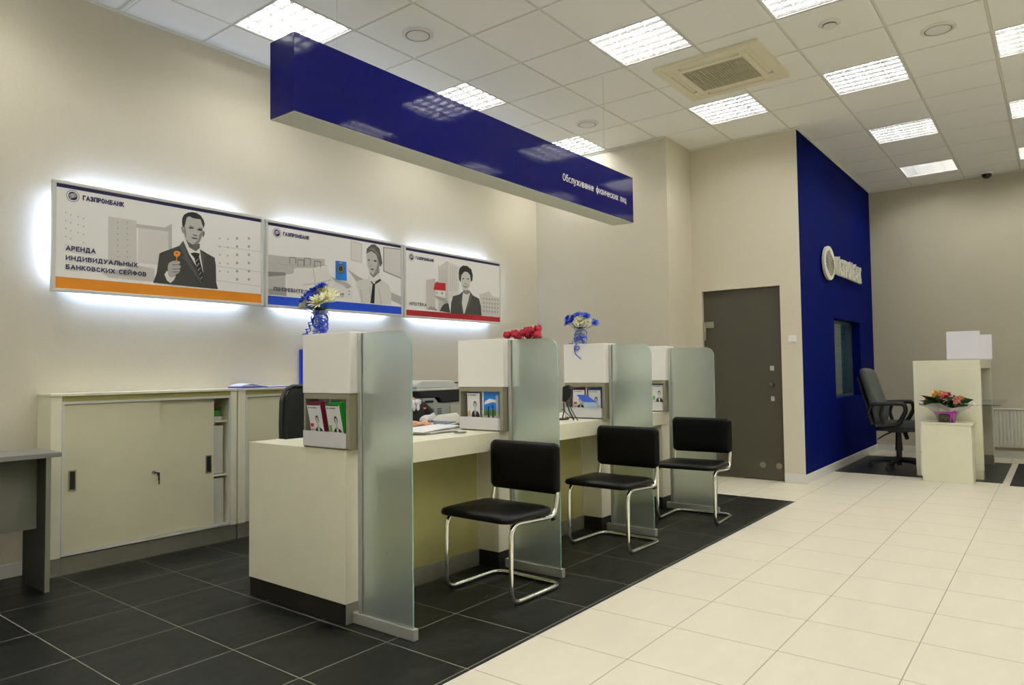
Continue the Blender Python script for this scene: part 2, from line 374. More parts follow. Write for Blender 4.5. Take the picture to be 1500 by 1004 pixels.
ART_FIG=[[('g24',[2.495,2.137,2.467,2.097,2.356,2.042,2.329,2.027,2.321,1.971,2.312,1.891,2.287,1.82,2.513,1.817,2.757,1.814,2.743,1.863,2.739,1.993,2.73,2.044,2.669,2.069,2.619,2.092,2.59,2.002]),('g88',[2.496,2.134,2.511,2.135,2.544,2.091,2.586,2.072,2.618,2.095,2.626,2.032,2.643,1.931,2.638,1.905,2.577,1.988,2.538,2.046]),('g38',[2.51,2.156,2.531,2.134,2.563,2.121,2.602,2.131,2.617,2.133,2.616,2.1,2.586,2.073,2.537,2.096]),('g66',[2.509,2.27,2.514,2.302,2.536,2.32,2.562,2.311,2.595,2.315,2.622,2.308,2.636,2.274,2.641,2.249,2.639,2.207,2.625,2.166,2.612,2.139,2.589,2.123,2.557,2.125,2.524,2.139,2.508,2.162,2.501,2.199,2.5,2.234]),('g50',[2.605,2.16,2.615,2.203,2.641,2.233,2.639,2.207,2.625,2.166,2.612,2.139,2.589,2.123,2.57,2.123]),('g50',[2.501,2.234,2.509,2.238,2.516,2.195,2.514,2.154,2.508,2.162,2.501,2.199]),('g14',[2.486,2.263,2.488,2.298,2.501,2.325,2.529,2.344,2.562,2.353,2.594,2.351,2.624,2.336,2.644,2.308,2.653,2.28,2.643,2.247,2.635,2.274,2.621,2.31,2.595,2.309,2.562,2.309,2.536,2.319,2.517,2.303,2.511,2.27,2.501,2.229,2.49,2.239]),('g58',[2.478,2.235,2.493,2.236,2.501,2.212,2.5,2.186,2.485,2.2]),('g44',[2.64,2.226,2.652,2.228,2.653,2.209,2.642,2.178,2.636,2.194]),('g18',[2.529,2.234,2.546,2.244,2.572,2.239,2.569,2.232,2.546,2.23]),('g18',[2.592,2.233,2.615,2.242,2.635,2.236,2.632,2.226,2.608,2.225]),('g30',[2.527,2.244,2.546,2.253,2.575,2.246,2.575,2.242,2.546,2.248]),('g30',[2.592,2.24,2.618,2.249,2.636,2.244,2.636,2.24,2.615,2.244]),('g34',[2.561,2.193,2.576,2.191,2.597,2.19,2.594,2.182,2.572,2.182]),('g26',[2.551,2.17,2.576,2.171,2.607,2.166,2.595,2.16,2.563,2.16]),('g08',[2.547,2.054,2.576,2.064,2.616,2.061,2.611,2.036,2.643,1.918,2.638,1.847,2.627,1.864,2.583,1.995,2.577,2.023]),('g60',[2.585,2.001,2.603,2.023,2.605,2.018,2.586,1.995]),('g60',[2.594,1.971,2.611,1.992,2.614,1.987,2.595,1.964]),('g60',[2.603,1.94,2.619,1.96,2.622,1.956,2.605,1.933]),('g60',[2.613,1.909,2.627,1.929,2.63,1.925,2.614,1.902]),('g60',[2.622,1.878,2.635,1.898,2.638,1.893,2.623,1.871]),('g34',[2.467,2.094,2.494,2.129,2.531,2.027,2.633,1.85,2.623,1.849,2.515,1.993,2.477,2.02,2.502,2.03]),('g34',[2.62,2.087,2.649,2.06,2.659,2.045,2.642,2.034,2.65,2.022,2.646,1.931,2.641,1.969]),('g80',[2.363,1.884,2.381,1.913,2.412,1.864,2.445,1.887,2.431,1.853,2.406,1.828,2.382,1.843]),('g62',[2.394,1.967,2.424,1.986,2.468,1.988,2.475,1.976,2.462,1.967,2.476,1.957,2.478,1.942,2.465,1.936,2.474,1.925,2.465,1.905,2.443,1.892,2.412,1.863,2.388,1.886,2.386,1.941]),('g36',[2.418,1.96,2.468,1.965,2.468,1.961,2.418,1.954]),('g36',[2.418,1.93,2.468,1.935,2.468,1.931,2.418,1.925]),('g36',[2.418,1.909,2.468,1.914,2.468,1.91,2.418,1.904]),('or2',[2.427,2.045,2.439,2.058,2.464,2.059,2.475,2.048,2.469,2.025,2.449,2.017,2.429,2.024]),('or2',[2.444,2.022,2.452,2.023,2.451,1.986,2.444,1.985]),('or3',[2.439,2.047,2.458,2.048,2.456,2.036,2.441,2.035])],
[('g76',[4.189,2.069,4.242,2.034,4.315,2.089,4.333,2.035,4.425,1.996,4.456,1.933,4.459,1.81,4.1,1.808,4.072,1.902,4.043,1.972,4.066,2.001,4.183,2.028]),('g62',[4.089,1.93,4.096,1.931,4.118,1.808,4.111,1.807]),('g62',[4.196,1.939,4.203,1.94,4.226,1.808,4.219,1.807]),('g62',[4.306,1.949,4.314,1.949,4.337,1.808,4.33,1.807]),('g50',[4.201,2.101,4.284,2.091,4.318,2.136,4.312,2.084,4.242,2.043,4.201,2.07]),('g84',[4.186,2.069,4.204,2.073,4.244,2.04,4.307,2.093,4.324,2.085,4.329,2.044,4.254,2,4.2,2.013]),('g68',[4.166,2.253,4.22,2.284,4.28,2.262,4.31,2.219,4.321,2.179,4.309,2.126,4.284,2.091,4.236,2.067,4.201,2.094,4.177,2.139,4.169,2.194]),('g54',[4.285,2.235,4.31,2.219,4.321,2.179,4.309,2.126,4.284,2.091,4.242,2.068,4.279,2.132,4.293,2.18]),('g32',[4.163,2.25,4.166,2.294,4.19,2.316,4.226,2.343,4.262,2.348,4.316,2.318,4.34,2.242,4.35,2.186,4.327,2.147,4.313,2.182,4.301,2.218,4.273,2.26,4.22,2.281,4.184,2.264]),('g46',[4.184,2.296,4.244,2.318,4.298,2.274,4.316,2.22,4.286,2.263,4.232,2.293]),('g18',[4.172,2.196,4.193,2.204,4.205,2.196,4.188,2.188]),('g18',[4.241,2.197,4.267,2.207,4.289,2.198,4.265,2.188]),('g36',[4.209,2.15,4.226,2.15,4.219,2.142]),('g26',[4.207,2.122,4.237,2.124,4.257,2.12,4.23,2.108]),('g06',[4.204,2.012,4.244,1.997,4.324,2.042,4.334,2.024,4.261,1.982,4.253,1.811,4.205,1.81,4.232,1.979]),('g95',[4.265,2.003,4.262,1.995,4.254,1.989,4.244,1.988,4.236,1.992,4.233,2,4.236,2.008,4.244,2.013,4.254,2.014,4.262,2.01]),('g64',[3.767,2.009,3.844,1.99,3.953,1.967,3.996,1.942,3.953,1.915,3.909,1.949,3.822,1.967]),('g82',[3.94,1.913,3.998,1.942,4.009,1.834,3.953,1.835]),('g20',[3.973,1.898,3.971,1.894,3.966,1.892,3.962,1.894,3.96,1.897,3.962,1.901,3.966,1.903,3.971,1.902]),('g20',[3.973,1.872,3.971,1.868,3.966,1.866,3.962,1.867,3.96,1.871,3.962,1.875,3.966,1.876,3.971,1.875]),('bl2',[3.821,2.149,3.938,2.151,3.942,1.987,3.822,1.987]),('g30',[3.921,2.089,3.918,2.074,3.91,2.061,3.899,2.05,3.884,2.044,3.869,2.042,3.855,2.046,3.843,2.054,3.836,2.066,3.833,2.08,3.836,2.095,3.844,2.108,3.855,2.119,3.869,2.125,3.885,2.127,3.899,2.124,3.91,2.115,3.918,2.103]),('g50',[3.91,2.088,3.908,2.077,3.902,2.066,3.893,2.058,3.882,2.053,3.871,2.052,3.86,2.054,3.852,2.061,3.846,2.07,3.844,2.081,3.846,2.092,3.852,2.103,3.861,2.111,3.871,2.116,3.883,2.117,3.893,2.115,3.902,2.108,3.908,2.099]),('g14',[3.901,2.087,3.899,2.077,3.894,2.069,3.886,2.063,3.877,2.06,3.868,2.061,3.86,2.065,3.855,2.073,3.853,2.082,3.855,2.092,3.86,2.1,3.868,2.106,3.877,2.109,3.886,2.108,3.894,2.104,3.899,2.096]),('g60',[3.864,2.14,3.89,2.142,3.89,2.131,3.864,2.13])],
[('g28',[5.448,2.016,5.391,1.979,5.298,1.955,5.269,1.886,5.259,1.779,5.748,1.781,5.736,1.883,5.707,1.96,5.608,1.987,5.567,2.02,5.504,1.954]),('g76',[5.447,2.005,5.504,1.988,5.565,2.017,5.532,1.921,5.47,1.785,5.451,1.785,5.433,1.898]),('g38',[5.435,1.991,5.451,2.009,5.433,1.898,5.457,1.786,5.444,1.785,5.402,1.895]),('g38',[5.567,2.017,5.595,1.977,5.568,1.915,5.482,1.784,5.472,1.785,5.535,1.913]),('g50',[5.454,2.039,5.531,2.037,5.566,2.027,5.565,2.014,5.511,1.987,5.454,2.001]),('g72',[5.421,2.176,5.457,2.226,5.521,2.231,5.566,2.195,5.574,2.139,5.557,2.078,5.518,2.033,5.482,2.027,5.442,2.058,5.42,2.108]),('g12',[5.388,2.215,5.407,2.258,5.458,2.288,5.522,2.289,5.586,2.261,5.608,2.203,5.601,2.142,5.576,2.129,5.567,2.195,5.527,2.225,5.476,2.226,5.429,2.184,5.415,2.111,5.393,2.131]),('g18',[5.436,2.15,5.469,2.157,5.471,2.147,5.443,2.143]),('g18',[5.512,2.156,5.548,2.161,5.546,2.151,5.517,2.147]),('g40',[5.471,2.104,5.509,2.106,5.493,2.094]),('g40',[5.45,2.084,5.493,2.084,5.539,2.092,5.521,2.068,5.49,2.06,5.465,2.065]),('g95',[5.46,2.081,5.493,2.081,5.529,2.086,5.512,2.074,5.478,2.071]),('g26',[5.14,1.845,5.182,1.88,5.23,1.877,5.255,1.781,5.098,1.793]),('g60',[5.028,1.941,5.1,1.938,5.194,1.922,5.227,1.892,5.182,1.866,5.146,1.894,5.064,1.909]),('g82',[5.047,1.996,5.183,2.002,5.182,1.928,5.042,1.942]),('re2',[5.015,1.998,5.035,2.063,5.049,2.074,5.187,2.079,5.191,2.003]),('re2',[5.057,2.085,5.074,2.086,5.073,2.072,5.057,2.07]),('g40',[5.054,1.977,5.07,1.978,5.07,1.964,5.053,1.963]),('g40',[5.129,1.982,5.15,1.982,5.15,1.964,5.128,1.963])]]
ART_BACK=[[('g72',[1.997,2.227,2.175,2.229,2.18,1.91,2,1.917]),('g76',[2.187,2.19,2.389,2.187,2.385,1.947,2.186,1.944]),('g66',[2.175,2.207,2.364,2.211,2.414,2.245,2.416,2.066,2.39,2.062,2.389,2.187,2.175,2.182]),('g70',[1.962,1.853,2.177,1.924,2.298,1.919,2.298,1.825,2.006,1.828]),('g52',[2.06,2.198,2.058,2.194,2.055,2.193,2.053,2.197,2.055,2.202,2.058,2.202]),('g52',[2.06,2.16,2.059,2.155,2.055,2.155,2.054,2.159,2.055,2.163,2.059,2.164]),('g52',[2.061,2.121,2.059,2.117,2.056,2.116,2.054,2.12,2.056,2.125,2.059,2.125]),('g52',[2.061,2.083,2.059,2.078,2.056,2.078,2.054,2.082,2.056,2.086,2.059,2.087]),('g52',[2.061,2.044,2.06,2.04,2.056,2.039,2.055,2.043,2.056,2.048,2.06,2.048]),('g52',[2.062,2.006,2.06,2.001,2.057,2.001,2.055,2.005,2.057,2.009,2.06,2.01]),('g52',[2.062,1.967,2.06,1.963,2.057,1.962,2.055,1.966,2.057,1.971,2.06,1.971]),('g52',[2.062,1.929,2.061,1.924,2.057,1.924,2.056,1.928,2.057,1.932,2.061,1.933]),('g52',[2.12,2.208,2.118,2.203,2.114,2.203,2.113,2.207,2.114,2.211,2.118,2.212]),('g52',[2.12,2.169,2.118,2.164,2.115,2.164,2.113,2.168,2.115,2.172,2.118,2.173]),('g52',[2.12,2.13,2.119,2.125,2.115,2.125,2.113,2.129,2.115,2.133,2.119,2.134]),('g52',[2.121,2.091,2.119,2.087,2.115,2.086,2.114,2.09,2.115,2.094,2.119,2.095]),('g52',[2.121,2.052,2.119,2.048,2.116,2.047,2.114,2.051,2.116,2.056,2.119,2.056]),('g52',[2.121,2.013,2.12,2.009,2.116,2.008,2.114,2.012,2.116,2.017,2.12,2.017]),('g52',[2.122,1.974,2.12,1.97,2.116,1.969,2.115,1.973,2.116,1.978,2.12,1.978]),('g52',[2.122,1.935,2.12,1.931,2.117,1.931,2.115,1.935,2.117,1.939,2.12,1.939]),('g58',[1.751,2.211,1.75,2.207,1.747,2.206,1.745,2.21,1.747,2.214,1.75,2.215]),('g58',[1.752,2.161,1.75,2.157,1.747,2.156,1.746,2.16,1.747,2.164,1.75,2.165]),('g58',[1.753,2.111,1.751,2.106,1.748,2.106,1.746,2.11,1.748,2.114,1.751,2.114]),('g58',[1.753,2.06,1.752,2.056,1.749,2.056,1.747,2.059,1.748,2.064,1.752,2.064]),('g58',[1.754,2.01,1.752,2.006,1.749,2.006,1.748,2.009,1.749,2.013,1.752,2.014]),('g58',[1.78,2.202,1.779,2.198,1.776,2.197,1.774,2.201,1.776,2.205,1.779,2.206]),('g58',[1.781,2.152,1.779,2.147,1.776,2.147,1.775,2.151,1.776,2.155,1.779,2.155]),('g58',[1.781,2.101,1.78,2.097,1.777,2.096,1.775,2.1,1.777,2.104,1.78,2.105]),('g58',[1.782,2.051,1.78,2.046,1.777,2.046,1.776,2.05,1.777,2.054,1.78,2.054]),('g58',[1.822,2.198,1.82,2.193,1.817,2.193,1.816,2.197,1.817,2.201,1.82,2.201]),('g58',[1.822,2.147,1.821,2.142,1.818,2.142,1.816,2.146,1.818,2.15,1.821,2.15]),('g58',[1.823,2.096,1.821,2.092,1.818,2.091,1.817,2.095,1.818,2.099,1.821,2.1]),('g58',[1.854,2.191,1.852,2.187,1.849,2.186,1.847,2.19,1.849,2.194,1.852,2.195]),('g58',[1.854,2.14,1.853,2.136,1.849,2.135,1.848,2.139,1.849,2.143,1.853,2.144]),('g58',[1.855,2.089,1.853,2.085,1.85,2.084,1.848,2.088,1.85,2.092,1.853,2.093]),('g58',[1.855,2.038,1.854,2.033,1.85,2.033,1.849,2.037,1.85,2.041,1.854,2.041]),('g60',[2.776,2.193,2.774,2.188,2.77,2.186,2.766,2.187,2.765,2.192,2.766,2.197,2.77,2.199,2.774,2.198]),('g60',[2.776,2.132,2.775,2.127,2.771,2.125,2.767,2.126,2.765,2.131,2.766,2.136,2.771,2.138,2.775,2.137]),('g60',[2.776,2.071,2.775,2.067,2.771,2.064,2.767,2.066,2.765,2.07,2.767,2.075,2.771,2.078,2.775,2.076]),('g60',[2.777,2.011,2.775,2.006,2.771,2.003,2.767,2.005,2.765,2.009,2.767,2.014,2.771,2.017,2.775,2.015]),('g60',[2.777,1.95,2.775,1.945,2.771,1.943,2.767,1.944,2.766,1.949,2.767,1.954,2.771,1.956,2.775,1.955]),('g60',[2.84,2.197,2.838,2.192,2.834,2.189,2.83,2.19,2.828,2.195,2.83,2.2,2.834,2.203,2.838,2.201]),('g60',[2.84,2.135,2.838,2.13,2.834,2.128,2.83,2.129,2.828,2.134,2.83,2.139,2.834,2.141,2.838,2.14]),('g60',[2.84,2.074,2.838,2.069,2.834,2.066,2.83,2.068,2.828,2.072,2.83,2.077,2.834,2.08,2.838,2.078]),('g60',[2.84,2.012,2.839,2.007,2.834,2.005,2.83,2.007,2.829,2.011,2.83,2.016,2.834,2.019,2.839,2.017]),('g60',[2.84,1.951,2.839,1.946,2.835,1.944,2.831,1.945,2.829,1.95,2.831,1.955,2.835,1.957,2.839,1.956]),('g60',[2.919,2.213,2.916,2.205,2.909,2.201,2.901,2.203,2.898,2.21,2.901,2.219,2.909,2.223,2.916,2.221]),('g60',[2.919,2.151,2.916,2.143,2.909,2.139,2.902,2.141,2.899,2.148,2.902,2.157,2.909,2.161,2.916,2.159]),('g60',[2.92,2.089,2.917,2.081,2.909,2.077,2.902,2.079,2.899,2.086,2.902,2.095,2.909,2.099,2.917,2.096]),('g60',[2.92,2.027,2.917,2.019,2.909,2.015,2.902,2.017,2.899,2.025,2.902,2.033,2.909,2.037,2.917,2.034]),('g60',[2.92,1.965,2.917,1.957,2.91,1.953,2.902,1.955,2.899,1.963,2.902,1.971,2.91,1.975,2.917,1.972]),('g60',[2.92,1.903,2.917,1.895,2.91,1.891,2.902,1.893,2.899,1.901,2.902,1.909,2.91,1.913,2.917,1.91]),('g60',[3.018,2.227,3.015,2.219,3.007,2.215,2.999,2.217,2.996,2.224,2.999,2.233,3.007,2.237,3.015,2.235]),('g60',[3.018,2.164,3.015,2.156,3.007,2.152,3,2.154,2.996,2.161,3,2.17,3.007,2.174,3.015,2.172]),('g60',[3.018,2.101,3.015,2.093,3.007,2.089,3,2.091,2.997,2.098,3,2.107,3.007,2.111,3.015,2.109]),('g60',[3.018,2.038,3.015,2.03,3.008,2.026,3,2.028,2.997,2.036,3,2.044,3.007,2.048,3.015,2.046]),('g60',[3.018,1.975,3.015,1.967,3.008,1.963,3,1.965,2.997,1.973,3,1.981,3.008,1.985,3.015,1.983]),('g60',[3.019,1.912,3.015,1.904,3.008,1.9,3,1.903,2.997,1.91,3,1.918,3.008,1.922,3.015,1.92]),('g68',[2.745,2.135,3.119,2.136,3.119,2.133,2.745,2.132]),('g68',[2.746,1.987,3.12,1.98,3.12,1.977,2.746,1.984]),('g68',[2.746,1.88,3.12,1.867,3.12,1.864,2.746,1.877])],
[('g66',[3.173,2.122,3.33,2.125,3.712,2.149,3.711,2.097,3.33,1.973,3.33,1.817,3.174,1.809]),('g50',[3.173,1.989,3.33,1.997,3.33,1.973,3.173,1.949]),('g58',[3.174,1.853,3.339,1.859,3.339,1.808,3.174,1.807]),('g80',[3.339,1.982,3.404,1.992,3.408,2.034,3.435,2.045,3.593,2.062,3.738,2.083,3.78,1.991,3.909,1.977,3.953,1.919,3.964,1.831,3.339,1.808]),('g68',[3.591,2.06,3.599,2.061,3.619,1.94,3.611,1.938]),('g68',[3.493,1.914,3.613,1.938,3.78,1.983,3.78,1.976,3.613,1.931,3.498,1.906]),('g60',[3.251,2.079,3.302,2.058,3.738,2.098,3.738,2.093,3.297,2.051,3.253,2.072]),('g40',[3.366,2.126,3.429,2.129,3.429,2.076,3.423,2.075,3.423,2.123,3.371,2.121,3.371,2.071,3.366,2.07]),('g40',[3.443,2.116,3.507,2.118,3.507,2.064,3.501,2.064,3.501,2.112,3.448,2.11,3.448,2.06,3.443,2.059]),('g40',[3.505,2.137,3.571,2.14,3.571,2.086,3.565,2.085,3.565,2.134,3.511,2.132,3.511,2.081,3.505,2.08]),('g40',[3.605,2.124,3.673,2.126,3.673,2.071,3.667,2.071,3.667,2.12,3.612,2.118,3.611,2.066,3.605,2.066]),('g70',[3.989,2.35,4.114,2.333,4.113,2.16,3.988,2.174]),('g78',[3.998,2.341,4.105,2.324,4.104,2.168,3.997,2.182]),('g52',[4.363,2.338,4.592,2.349,4.589,2.063,4.361,2.113]),('g74',[4.375,2.331,4.591,2.339,4.589,2.075,4.374,2.121]),('g62',[3.954,2.088,4.066,2.037,4.584,1.895,4.583,1.818,4.449,1.857,4.066,1.974])],
[('g64',[5.09,2.25,5.098,2.255,5.092,1.793,5.084,1.794]),('g72',[5.098,2.234,5.211,2.305,5.235,2.299,5.229,1.793,5.092,1.793]),('g76',[5.235,2.299,5.407,2.268,5.391,1.979,5.279,1.937,5.229,1.801]),('g62',[5.109,2.203,5.115,2.203,5.11,1.818,5.104,1.818]),('g62',[5.129,2.205,5.135,2.205,5.13,1.82,5.124,1.819]),('g62',[5.149,2.207,5.155,2.207,5.15,1.821,5.144,1.82]),('g62',[5.169,2.209,5.175,2.21,5.17,1.822,5.164,1.822]),('g62',[5.19,2.211,5.196,2.212,5.191,1.823,5.185,1.823]),('g62',[5.21,2.213,5.216,2.214,5.211,1.825,5.205,1.824]),('g68',[5.259,2.252,5.269,2.253,5.265,2.002,5.256,2.002]),('g68',[5.288,2.255,5.298,2.256,5.295,2.005,5.285,2.004]),('g68',[5.318,2.258,5.328,2.259,5.324,2.007,5.314,2.006]),('g68',[5.347,2.261,5.357,2.262,5.354,2.01,5.344,2.009]),('g70',[4.918,2.086,5.044,2.114,5.04,1.806,4.915,1.806]),('g72',[5.714,2.004,5.878,2.052,5.933,2.003,6.061,1.995,6.057,1.785,5.758,1.788]),('g54',[5.781,1.974,5.797,1.974,5.797,1.956,5.781,1.956]),('g54',[5.78,1.93,5.797,1.93,5.796,1.912,5.78,1.912]),('g54',[5.779,1.886,5.796,1.886,5.795,1.868,5.779,1.868]),('g54',[5.779,1.842,5.795,1.842,5.795,1.824,5.778,1.824]),('g54',[5.827,1.975,5.844,1.975,5.844,1.957,5.827,1.956]),('g54',[5.827,1.931,5.843,1.931,5.843,1.912,5.826,1.912]),('g54',[5.826,1.886,5.842,1.887,5.842,1.868,5.825,1.868]),('g54',[5.825,1.842,5.841,1.842,5.841,1.824,5.825,1.824]),('g54',[5.874,1.976,5.891,1.976,5.89,1.957,5.874,1.957]),('g54',[5.873,1.931,5.89,1.931,5.89,1.913,5.873,1.913]),('g54',[5.873,1.887,5.889,1.887,5.889,1.868,5.872,1.868]),('g54',[5.872,1.842,5.888,1.843,5.888,1.824,5.871,1.824]),('g54',[5.921,1.976,5.938,1.977,5.938,1.958,5.921,1.958]),('g54',[5.921,1.932,5.937,1.932,5.937,1.913,5.92,1.913]),('g54',[5.92,1.887,5.937,1.887,5.936,1.869,5.92,1.868]),('g54',[5.919,1.843,5.936,1.843,5.935,1.824,5.919,1.824]),('g54',[5.969,1.977,5.986,1.977,5.986,1.959,5.969,1.958]),('g54',[5.968,1.932,5.985,1.933,5.985,1.914,5.968,1.913]),('g54',[5.968,1.887,5.984,1.888,5.984,1.869,5.967,1.869]),('g54',[5.967,1.843,5.984,1.843,5.983,1.824,5.966,1.824]),('g54',[6.017,1.978,6.035,1.978,6.034,1.959,6.017,1.959]),('g54',[6.017,1.933,6.034,1.933,6.033,1.914,6.016,1.914]),('g54',[6.016,1.888,6.033,1.888,6.032,1.869,6.015,1.869]),('g54',[6.015,1.843,6.032,1.843,6.032,1.824,6.015,1.824]),('g58',[4.915,1.798,4.972,1.83,5.04,1.822,5.075,1.792])]]
# ------------------------------------------------------------------ room shell
XB, YR = -4.2, -3.4          # walls behind the camera and to its right
WY, BX, RY, DX, BY, FX = 4.97, 6.91, 3.25, 7.52, 2.08, 11.0
T = .12
struct(MB().box(XB-T, FX+T, YR-T, 1.895, -.1, 0).box(6.5, FX+T, 1.895, WY+T, -.1, 0).build('floor', CREAMTILE))
struct(MB().box(XB-T, 6.5, 1.895, WY+T, -.1, 0).build('floor', DARKTILE))
struct(MB().box(XB, 6.5, 1.887, 1.895, 0, .0012).build('trim_1', ALUW))
struct(MB().box(6.5, 6.51, 1.887, 3.25, 0, .0012).build('trim_2', ALUW))
struct(MB().box(XB-T, BX+T, WY, WY+T, 0, CEIL+.2).build('wall_left', WALL))
struct(MB().box(BX, BX+T, RY, WY, 0, CEIL+.2).box(BX+T, DX+T, RY, RY+T, 0, CEIL+.2).build('wall_left_back', WALL))
# door wall with its opening
BY2 = BY+.002
d0, d1, dz = 2.292, 3.145, 2.045
struct(MB().box(DX, DX+T, BY2, d0, 0, CEIL+.2).box(DX, DX+T, d1, RY, 0, CEIL+.2).box(DX, DX+T, d0, d1, dz, CEIL+.2).build('wall_back', WALL))
# blue wall with window niche
w0, w1, wz0, wz1 = 8.83, 10.17, .81, 1.76
m = MB()
m.box(DX, DX+T, BY, BY+.002, 0, CEIL+.2, 0).box(DX+T, w0, BY, BY+.14, 0, CEIL+.2, 0).box(w1, FX, BY, BY+.14, 0, CEIL+.2, 0)
m.box(w0, w1, BY, BY+.14, 0, wz0, 0).box(w0, w1, BY, BY+.14, wz1, CEIL+.2, 0)
struct(m.build('wall_blue', [WALLB, WALL]))
struct(MB().box(FX, FX+T, YR-T, BY+1.4, 0, CEIL+.2).build('wall_far', WALL_DIM))
struct(MB().box(XB-T, FX+T, YR-T, YR, 0, CEIL+.2).build('wall_right', WALL_BOUNCE))
struct(MB().box(XB-T, XB, YR-T, WY+T, 0, CEIL+.2).build('wall_behind', WALL_BOUNCE))
# room behind the blue wall window
m = MB().box(w0-.3, w1+.3, BY+1.3, BY+1.35, 0, 2.6).box(w0-.35, w0-.3, BY+.14, BY+1.35, 0, 2.6).box(w1+.3, w1+.35, BY+.14, BY+1.35, 0, 2.6).box(w0-.35, w1+.35, BY+.14, BY+1.35, 2.55, 2.6)
struct(m.build('wall_inner_office', mat('inner_office_paint', (.30, .42, .44), .8, noise=.05)))
t = thing('added_strip_light', 'added unseen strip light brightening the office behind the blue wall window', 'ceiling light', (9.5, BY+.9, 2.54))  # hidden lamp added to brighten the space behind the window
MB().box(8.9, 10.1, BY+.86, BY+.94, 2.52, 2.549).build('housing', WHITE, t)
MB().cyl((8.92, BY+.9, 2.505), (10.08, BY+.9, 2.505), .014, 8).build('tube', emission('added_office_tube', (.7, .9, 1.0), 9.0), t)
wn = struct(MB().box(w0, w0+.03, BY+.1, BY+.14, wz0, wz1).box(w1-.03, w1, BY+.1, BY+.14, wz0, wz1).box(w0+.03, w1-.03, BY+.1, BY+.14, wz0, wz0+.03).box(w0+.03, w1-.03, BY+.1, BY+.14, wz1-.03, wz1).build('window_1', mat('window_frame_dark', (.03, .05, .06), .35)))
MB().box(w0+.03, w1-.03, BY+.118, BY+.124, wz0+.03, wz1-.03).build('window_glass', mat('teal_glass', (.35, .62, .66), .04, trans=.9, ior=1.45), wn)
m = MB()
for k in range(21): m.box(w0+.04, w1-.04, BY+.18, BY+.20, wz0+.02+k*.045, wz0+.045+k*.045)
MB.build(m, 'window_blind', mat('blind_slat', (.35, .50, .50), .6), wn)

# baseboards
BB = .095
struct(MB().box(DX-.012, DX, BY-.012, d0-.002, 0, BB).build('baseboard_back', ALUW, bevel=.002))
struct(MB().box(DX, FX-.012, BY-.012, BY, 0, BB).build('baseboard_blue', ALUW, bevel=.002))
struct(MB().box(FX-.012, FX, YR, BY-.012, 0, BB).build('baseboard_far', ALUW, bevel=.002))
struct(MB().box(XB, BX, WY-.012, WY, 0, .08).build('baseboard_left', ALUW, bevel=.002))

# ------------------------------------------------------------------ ceiling
GX = lambda i: 5.085+.6015*i
GY = lambda j: 4.560-.6055*j
LIGHTS = [(-4, 0), (-1, 0), (2, 0), (-4, 3), (-1, 3), (2, 3), (-1, 5), (2, 5), (5, 5), (8, 5), (-1, 7), (2, 7), (5, 7), (8, 7),
          (-4, 5), (-4, 7), (-7, 0), (-7, 3), (-7, 5), (-7, 7), (-1, 9), (2, 9), (5, 9), (-10, 0), (-10, 3), (-10, 5), (-10, 7), (-4, 9), (-8, 10), (-13, 0), (-13, 3), (-13, 5), (-13, 7)]  # cells without a LUM_LABEL entry are unseen lamps added to light the room
m = MB(); lit = set(LIGHTS)
for i in range(-16, 11):
    for j in range(-1, 14):
        if (i, j) in lit: continue
        x0, x1 = GX(i), GX(i+1); y1, y0 = GY(j), GY(j+1)
        if j == -1: y1 = WY
        x0 = max(x0, XB); x1 = min(x1, FX); y0 = max(y0, YR)
        if x1-x0 < .03 or y1-y0 < .03: continue
        if y1 > WY: y1 = WY
        e = .0105
        m.box(x0+e, x1-e, y0+e, y1-e if j > -1 else y1, CEIL, CEIL+.018, 0)
for i in range(-15, 11):
    x = GX(i)
    if XB < x < FX: m.box(x-.0085, x+.0085, YR, WY, CEIL+.004, CEIL+.02, 1)
for j in range(0, 14):
    y = GY(j)
    if y > YR: m.box(XB, FX, y-.0085, y+.0085, CEIL+.0045, CEIL+.02, 1)
x = 2.112
m.box(x-.02, x-.012, GY(0), WY, CEIL-.001, CEIL+.018, 1).box(x+.006, x+.014, GY(0), WY, CEIL-.001, CEIL+.018, 1)
m.box(XB-T, FX+T, YR-T, WY+T, CEIL+.2, CEIL+.28, 2)
struct(m.build('ceiling', [CEILM, CEILBAR, DARKGAP]))
struct(MB().box(XB, BX, WY-.012, WY, CEIL-.02, CEIL-.001).box(BX-.012, BX, RY, WY-.012, CEIL-.02, CEIL-.001).box(DX-.012, DX, BY-.012, RY, CEIL-.02, CEIL-.001).box(DX, FX, BY-.012, BY, CEIL-.02, CEIL-.001).box(FX-.012, FX, YR, BY-.012, CEIL-.02, CEIL-.001).build('trim_3', CEILBAR))

